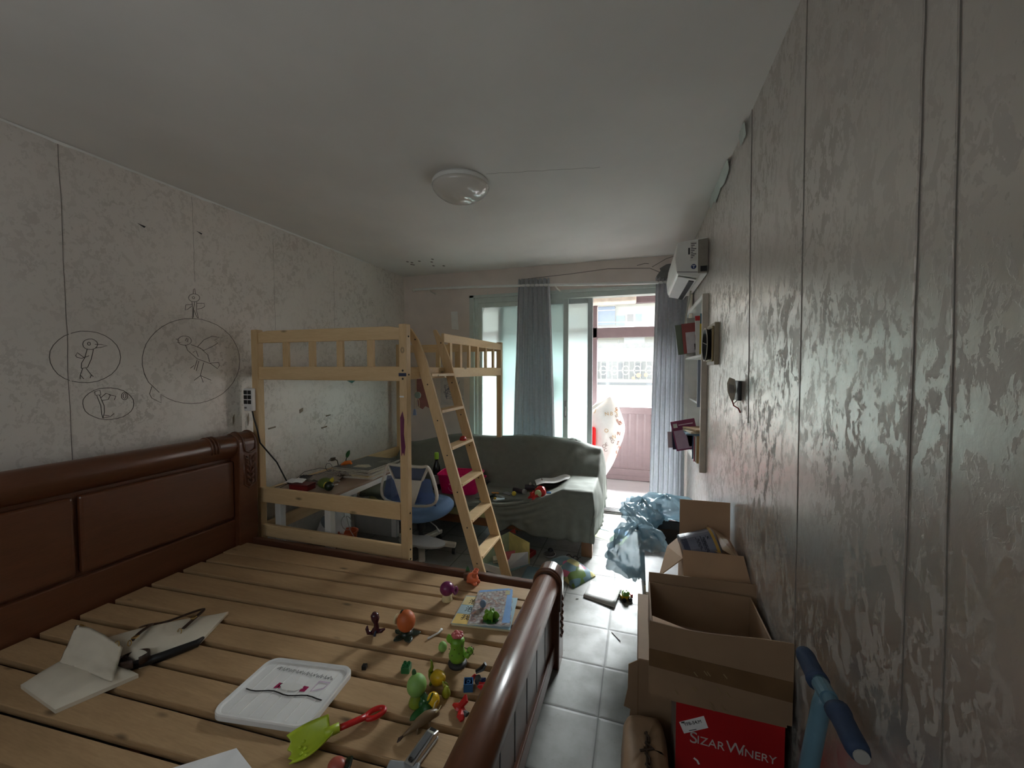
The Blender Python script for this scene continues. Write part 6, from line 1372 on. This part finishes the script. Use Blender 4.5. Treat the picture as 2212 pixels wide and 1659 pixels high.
lie('card', 'grey flat card lying on the sofa seat left of the yellow ball', 'card', -1.13, 3.42, lambda t: MB().box((-.045, -.03, 0), (.045, .03, .004)).build('card', P('card_grey', 120, 120, 126), t, world=False), -.5)
lie('clear_cup', 'clear crushed plastic cup behind the red toy', 'cup', -.86, 3.50, lambda t: MB().lathe([(0, .002), (.026, .0), (.034, .08), (.036, .08), (.03, .0)], 14, Euler((1.2, .2, 0)).to_matrix().to_4x4()).build('cup', 'glass', t, world=False), .5, dz=.03)
lie('brown_strap', 'brown curved strap standing up behind the red toy', 'strap', -.80, 3.50, lambda t: MB().tube([(-.03, 0, .10), (-.015, 0, .06), (.02, 0, .035), (.06, 0, .01)], [.006, .01, .012, .008], 8, flat=.5).build('strap', P('strap_brown', 96, 60, 40), t, smooth=True, world=False))
lie('blue_disc', 'pale blue and white toy disc on the sofa seat', 'disc', -1.16, 3.27, lambda t: (MB().lathe([(0, 0), (.05, 0), (.052, .006), (.045, .010), (0, .010)], 24).build('disc', P('disc_blue', 190, 210, 220), t, world=False), MB().box((-.02, -.006, .010), (.02, .006, .0106)).build('mark', 'dkgrey', t, world=False)))
lie('green_toy', 'green and yellow toy half hidden by the ladder on the sofa seat', 'toy', -1.285, 3.22, lambda t: (MB().ball((0, 0, .02), (.036, .03, .022), 14, 10).build('body', 'toy_dgreen', t, smooth=True, world=False), MB().lathe([(.03, 0), (.042, .002), (.042, .008), (.03, .01)], 18).build('rim', 'toy_yellow', t, world=False)))
lie('green_sprig', 'dark green twiggy toy next to the blue disc', 'toy', -1.215, 3.27, lambda t: MB().tube([(-.04, 0, .01), (0, .01, .025), (.03, 0, .01)], [.01, .014, .008], 8).tube([(0, .01, .02), (.01, .03, .04)], [.008, .004], 8).build('sprig', 'toy_black_green', t, smooth=True, world=False))
lie('orange_crayon', 'short orange crayon on the sofa seat', 'crayon', -1.245, 3.39, lambda t: MB().tube([(-.03, 0, .007), (.03, 0, .007), (.038, 0, .007)], [.007, .007, .003], 8).build('crayon', P('crayon_orange', 222, 150, 60), t, world=False), .1)
lie('dark_figure', 'small dark bird-shaped toy against the sofa back', 'toy', -1.40, 3.55, lambda t: MB().tube([(-.05, 0, .02), (0, 0, .035), (.03, 0, .055), (.05, 0, .05)], [.006, .026, .014, .004], 10).build('body', 'dkgrey', t, smooth=True, world=False))
lie('white_bits', 'small white toy with a yellow knob beside the green sprig', 'toy', -1.175, 3.21, lambda t: (MB().ball((0, 0, .01), (.024, .014, .010), 10, 6).build('body', 'paper', t, world=False), MB().ball((-.004, 0, .022), .012, 10, 8).build('knob', 'toy_yellow', t, world=False)))
lie('blue_bit', 'small bright blue plastic bit in front of the red toy', 'toy', -.695, 3.19, lambda t: MB().box((-.02, -.01, 0), (.02, .01, .012)).build('bit', 'toy_blue', t, bevel=.003, world=False), .3)
t = thing('toy_ladybird', 'small red dome toy sitting on the third ladder rung from the top', 'toy', (lx(.98) + .01, 2.52, 1.0005), 0)
MB().lathe([(0, 0), (.024, 0), (.025, .008), (.018, .024), (.008, .030), (0, .031)], 18, Matrix.Translation((lx(.98) - .005, 2.52, 1.0005))).build('dome', 'toy_red', t, smooth=True)
MB().ball((lx(.98) + .014, 2.505, 1.016), .004, 8, 6).build('spot', 'paper', t)

# ================================================================ things on the floor
gf = 'litter on the floor'
t = thing('open_box', 'open green-lined shallow box lying on the floor at the ladder foot', 'box', (-.95, 2.8, 0))
Bk, Lf, Rt, Ft = Vector((-.985, 3.02, 0)), Vector((-1.12, 2.71, 0)), Vector((-.775, 2.88, 0)), Vector((-.925, 2.665, 0))
P('lining_green', 170, 186, 160, .5); P('lining_yellow', 196, 184, 120, .6)
up = Vector((0, 0, 1))
MB().prism([Bk, Lf, Ft, Rt], (0, 0, .006)).build('base', P('lining_teal', 130, 156, 156), t)
for (p, q, hgt, mt, nm) in ((Bk, Lf, .17, 'lining_green', 'side_panel'), (Bk, Rt, .17, 'lining_yellow', 'side_panel'), (Lf, Ft, .05, 'paper', 'front_panel')):
    n_ = (q - p).cross(up).normalized() * .005
    MB().prism([p, q, q + up * hgt, p + up * hgt], n_).build(nm, mt, t)
MB().prism([Rt + Vector((-.01, -.01, .004)), Ft + Vector((.0, .06, .004)), Ft + Vector((.06, .04, .15)), Rt + Vector((.01, -.09, .14))], (.002, .001, 0)).build('paper_liner', 'paper', t)
MB().prism([Bk + up * .175, Bk + up * .175 + Vector((.04, .02, .02)), Bk + up * .15 + Vector((.05, .02, 0))], (0, .003, 0)).build('red_tab', P('tab_red', 140, 34, 34), t)
t = thing('pencil_case', 'cream pencil case lying in the open green-lined box', 'case', (-.99, 2.84, .008), .5, gf); MB().box((-.07, -.03, 0), (.07, .03, .04)).build('body', 'old_paper', t, bevel=.01, world=False); MB().box((-.068, -.031, .022), (.068, -.0295, .026)).build('zip', 'dkgrey', t, world=False)
t = thing('pink_wallet', 'pink folded wallet standing open in the green-lined box', 'wallet', (-.92, 2.80, .008), .3, gf)
MB().prism([(-.05, 0, 0), (-.045, -.002, .115), (-.04, .012, .16), (-.035, .014, .02)], (.004, .004, 0)).prism([(-.03, -.01, .0), (.045, .01, .0), (.05, .02, .105), (-.03, .015, .095)], (0, .006, 0)).build('cover', P('wallet_pink', 176, 92, 96, .6), t, world=False); MB().grid(bagfn(0, 0, .02, .03, .022, .02, 2, .4), 14, 10).build('crumpled_lining', P('lining_pink', 220, 180, 196, .5), t, smooth=True, world=False)
t = thing('gift_bag', 'puffy flower-printed plastic parcel on the tiles beyond the footboard', 'parcel', (-.47, 2.84, 0))
A2, B2, C2, D2 = (-.66, 3.03), (-.52, 3.06), (-.285, 2.84), (-.405, 2.65)
m, nt, bb_ = base_mat('flower_print', rgb(120, 150, 160), .3); v_ = mapped(nt)
vo = nn(nt, 'ShaderNodeTexVoronoi'); vo.inputs['Scale'].default_value = 15; nt.links.new(v_, vo.inputs['Vector'])
c1 = ramp(nt, vo.outputs['Color'], [(0.0, rgb(110, 140, 152)), (0.40, rgb(196, 104, 136)), (0.55, rgb(116, 146, 158)), (0.68, rgb(200, 192, 134)), (0.76, rgb(108, 134, 70)), (0.84, rgb(186, 84, 110))])
nt.nodes[c1.node.name].color_ramp.interpolation = 'CONSTANT'; nt.links.new(c1, bb_.inputs['Base Color']); M['flower'] = m
q0 = ZS; ZS = 0.0
b = MB(); soft(b, ((-.66, 2.90), (-.40, 2.645), (-.275, 2.85), (-.53, 3.06)), .075, .45, 18, 4, .01); b.build('wrapper', 'flower', t, smooth=True)
ZS = q0
t = thing('laptop_sleeve', 'flat white glossy case with a small grey emblem on the tiles', 'case', (-.21, 2.64, 0), 0, gf)
def lq(u, v, z):
    a, b2, c, d = Vector((-.325, 2.565)), Vector((-.122, 2.505)), Vector((-.088, 2.735)), Vector((-.297, 2.765))
    p = (a * (1-u) + b2 * u) * (1-v) + (d * (1-u) + c * u) * v; return (p.x, p.y, z)
MB().prism([lq(0, 0, .0), lq(1, 0, .0), lq(1, 1, .0), lq(0, 1, .0)], (0, 0, .008)).build('lower_cover', 'plastic_white', t, bevel=.002)
b = MB(); b.sheet(lambda u, v: lq(u, v, .011 + .012 * u * u), 8, 4, (0, 0, .002)); b.build('upper_cover', 'plastic_white', t, smooth=True)
b = MB(); b.sheet(lambda u, v: lq(.44 + .12 * u, .44 + .16 * v, .0125 + .012 * (.44 + .12 * u) ** 2), 4, 3, (0, 0, .001)); b.build('emblem', 'greyplastic', t)
t = thing('toy_car', 'small toy vehicle of coloured bricks at the corner of the white case', 'toy', (-.06, 2.62, 0), .5, gf)
MB().box((-.03, -.02, .012), (.03, .02, .03)).build('chassis', 'toy_yellow', t, bevel=.002, world=False); MB().box((-.02, -.016, .03), (.02, .016, .055)).build('cab', 'toy_green', t, bevel=.002, world=False)
for k in range(4): MB().lathe([(.005, 0), (.005, .005), (0, .005)], 8, Matrix.Translation((-.011 + .022 * (k % 2), -.009 + .018 * (k // 2), .055))).build('stud', 'toy_green', t, world=False)
for x in (-.02, .02):
    for y in (-.026, .026): MB().lathe([(0, -.006), (.013, -.006), (.013, .006), (0, .006)], 12, Matrix.Translation((x, y, .0135)) @ Euler((PI/2, 0, 0)).to_matrix().to_4x4()).build('wheel', 'black', t, world=False)
MB().box((.03, -.014, .012), (.046, .014, .036)).build('nose', 'toy_red', t, bevel=.003, world=False)
t = thing('red_frame_toy', 'open red plastic frame on the tiles under the sofa front', 'toy', (-.83, 3.02, 0), -.3, gf)
MB().box((-.05, -.05, 0), (-.036, .05, .035)).box((.036, -.05, 0), (.05, .05, .035)).box((-.036, -.05, 0), (.036, -.036, .035)).box((-.036, .036, 0), (.036, .05, .035)).build('frame', P('frame_red', 150, 24, 28), t, bevel=.003, world=False)
t = thing('steel_dish', 'small steel dish with a black lump on the tiles before the sofa', 'dish', (-.66, 3.05, 0), 0, gf)
MB().lathe([(0, .004), (.03, .004), (.05, .022), (.054, .022), (.034, 0), (0, 0)], 20).build('dish', 'metal', t, smooth=True, world=False); MB().ball((.0, .06, .022), (.024, .02, .022), 10, 8).build('black_lump', 'black', t, smooth=True, world=False)
t = thing('sunglasses', 'black toy spectacles lying on the tiles by the sofa leg', 'spectacles', (-.475, 3.05, 0), -.2, gf)
for sg in (-1, 1):
    MB().tube([(sg * .028 + .02 * math.cos(a), .0 + .004 * math.sin(a), .02 + .014 * math.sin(a)) for a in [2*PI*k/14 for k in range(14)]], .003, 6, closed=True).build('lens_frame', 'black', t, world=False); MB().tube([(sg * .048, 0, .022), (sg * .05, .05, .012)], .003, 6).build('temple', 'black', t, world=False)
MB().tube([(-.009, 0, .022), (.009, 0, .022)], .003, 6).build('bridge', 'black', t, world=False)
t = thing('picture_map', 'green and blue printed sheet lying flat on the tiles near the door track', 'paper', (-.22, 3.6, 0), 0, gf)
MB().prism([(-.40, 3.57, .001), (-.12, 3.43, .001), (-.06, 3.62, .001), (-.33, 3.72, .001)], (0, 0, .001)).build('green_sheet', P('map_green', 176, 196, 140, .5), t)
MB().prism([(-.345, 3.74, .0022), (-.06, 3.62, .0022), (-.05, 3.72, .0022), (-.18, 3.80, .0022)], (0, 0, .001)).build('blue_sheet', P('map_blue', 140, 190, 226, .5), t)
MB().ball((-.14, 3.53, .0025), (.03, .024, .001), 10, 4).build('blue_flower_print', P('map_flower', 80, 90, 190), t)
t = thing('pink_tissue', 'crumpled white and pink tissue at the foot of the right curtain', 'tissue', (.24, 4.02, 0), 0, gf)
MB().grid(bagfn(.25, 4.01, .03, .10, .05, .035, 6, .5), 20, 12).build('tissue', P('tissue_pink', 232, 214, 218, .8), t, smooth=True)
for i, (x, y, a, nm) in enumerate(((-.10, 2.23, -.9, 'thin dark stick on the tiles beside the cartons'), (-.36, 2.53, .3, 'tiny black fleck on the tiles near the white case'))):
    t = thing('dark_stick', nm, 'stick', (x, y, 0), a, gf); L_ = .04 if i == 0 else .008; MB().tube([(-L_, 0, .003), (L_, 0, .003)], .002, 6).build('stick', 'dkbrown', t, world=False)
t = thing('rumpled_film', 'rumpled clear plastic film on the tiles beside the open box', 'film', (-.70, 2.72, 0), 0, gf)
MB().sheet(lambda u, v: (-.78 + .22 * u, 2.62 + .22 * v, .006 + .03 * (0.5 + .5 * nz(u * 5, v * 5, 4)) * math.sin(PI * u) * math.sin(PI * v)), 14, 14, (0, 0, .001)).build('film', 'plasticbag', t, smooth=True)

# ================================================================ things out on the balcony
t = thing('quilt', 'rolled white quilt printed with brown letters standing out on the balcony', 'quilt', (-.45, 4.75, 0))
def qf(u, v):
    z = .20 + .97 * v
    prof_ = math.sin(PI * (.08 + .90 * v ** 1.15)) ** .75
    a = 2 * PI * u; rx_ = .27 * prof_ + .01; ry_ = .16 * prof_ + .01
    n_ = 1 + .08 * nz(2.2 * math.cos(a), 2.2 * math.sin(a), v * 4)
    return (-.47 + .14 * v ** 2.2 + rx_ * n_ * math.cos(a), 4.78 + ry_ * n_ * math.sin(a), z)
MB().grid(qf, 44, 34).build('cloth', P('quilt_white', 226, 222, 218, .85, var=.04), t, smooth=True)
MB().sheet(lambda u, v: (-.56 + .24 * u, 4.66 + .03 * v, .97 + .2 * u + .06 * v - .05 * u * v), 10, 4, (0, -.01, 0)).build('folded_edge', P('quilt_edge', 206, 200, 192, .85), t, smooth=True)
random.seed(3)
for k, ch in enumerate('NOBENGAYUCBREJOZNKEICNZGRAEOBN'):
    u, v = .60 + .30 * random.random() if k % 3 else .86 + .1 * random.random(), .22 + .62 * random.random()
    u = u % 1; p = Vector(qf(u, v)); du = (Vector(qf(u + .01, v)) - p).normalized(); dv = (Vector(qf(u, v + .01)) - p).normalized()
    nrm = du.cross(dv); nrm.normalize()
    if nrm.y > 0: nrm = -nrm
    a = random.uniform(-.6, .6); x_ = du * math.cos(a) + dv * math.sin(a)
    if x_.cross(nrm.cross(x_)).dot(nrm) < 0: pass
    y_ = nrm.cross(x_)
    text_mesh('printed_letter', ch, .06, P(('print_rust', 'print_tan', 'print_grey')[k % 3], *((156, 90, 62), (196, 160, 110), (150, 130, 124))[k % 3], .8), t, p + nrm * .006, x_, y_, .0004)
t = thing('red_chair', 'red plush stool behind the quilt on the balcony', 'stool', (-.55, 4.60, 0))
b = MB(); b.lathe([(0, .30), (.16, .30), (.19, .36), (.19, .42), (.16, .46), (0, .47)], 24, Matrix.Translation((-.56, 4.55, 0))); b.build('seat', P('plush_red', 220, 20, 24, .9), t, smooth=True)
MB().cbox((-.60, 4.56, .66), (.30, .08, .36)).build('backrest', 'plush_red', t, bevel=.03, seg=4, smooth=True)
for k in range(4): MB().beam((-.56 + .12 * math.cos(PI/4 + PI/2 * k), 4.55 + .12 * math.sin(PI/4 + PI/2 * k), 0), (-.56 + .1 * math.cos(PI/4 + PI/2 * k), 4.55 + .1 * math.sin(PI/4 + PI/2 * k), .31), .03, .03).build('leg', 'dkgrey', t)
t = thing('pedestal_fan', 'round pedestal fan seen dimly behind the frosted glass', 'fan', (-.97, 4.42, 0))
Tf = Matrix.Translation((-.965, 4.40, 1.36)) @ Euler((PI/2, 0, 0)).to_matrix().to_4x4()
MB().lathe([(0, -.03), (.12, -.03), (.14, 0), (.12, .03), (0, .04)], 32, Tf).build('fan_head', P('fan_grey', 130, 146, 146), t, smooth=True)
MB().lathe([(0, .035), (.035, .04), (.03, .05), (0, .052)], 16, Tf).build('fan_hub', P('fan_coral', 230, 110, 80), t, smooth=True)
MB().lathe([(0, 0), (.16, 0), (.16, .02), (.03, .04), (.015, .06), (.012, 1.30), (0, 1.30)], 20, Matrix.Translation((-.965, 4.47, 0))).build('stand', 'white', t); MB().box((-.985, 4.41, 1.28), (-.945, 4.50, 1.42)).build('motor_housing', 'white', t, bevel=.01)
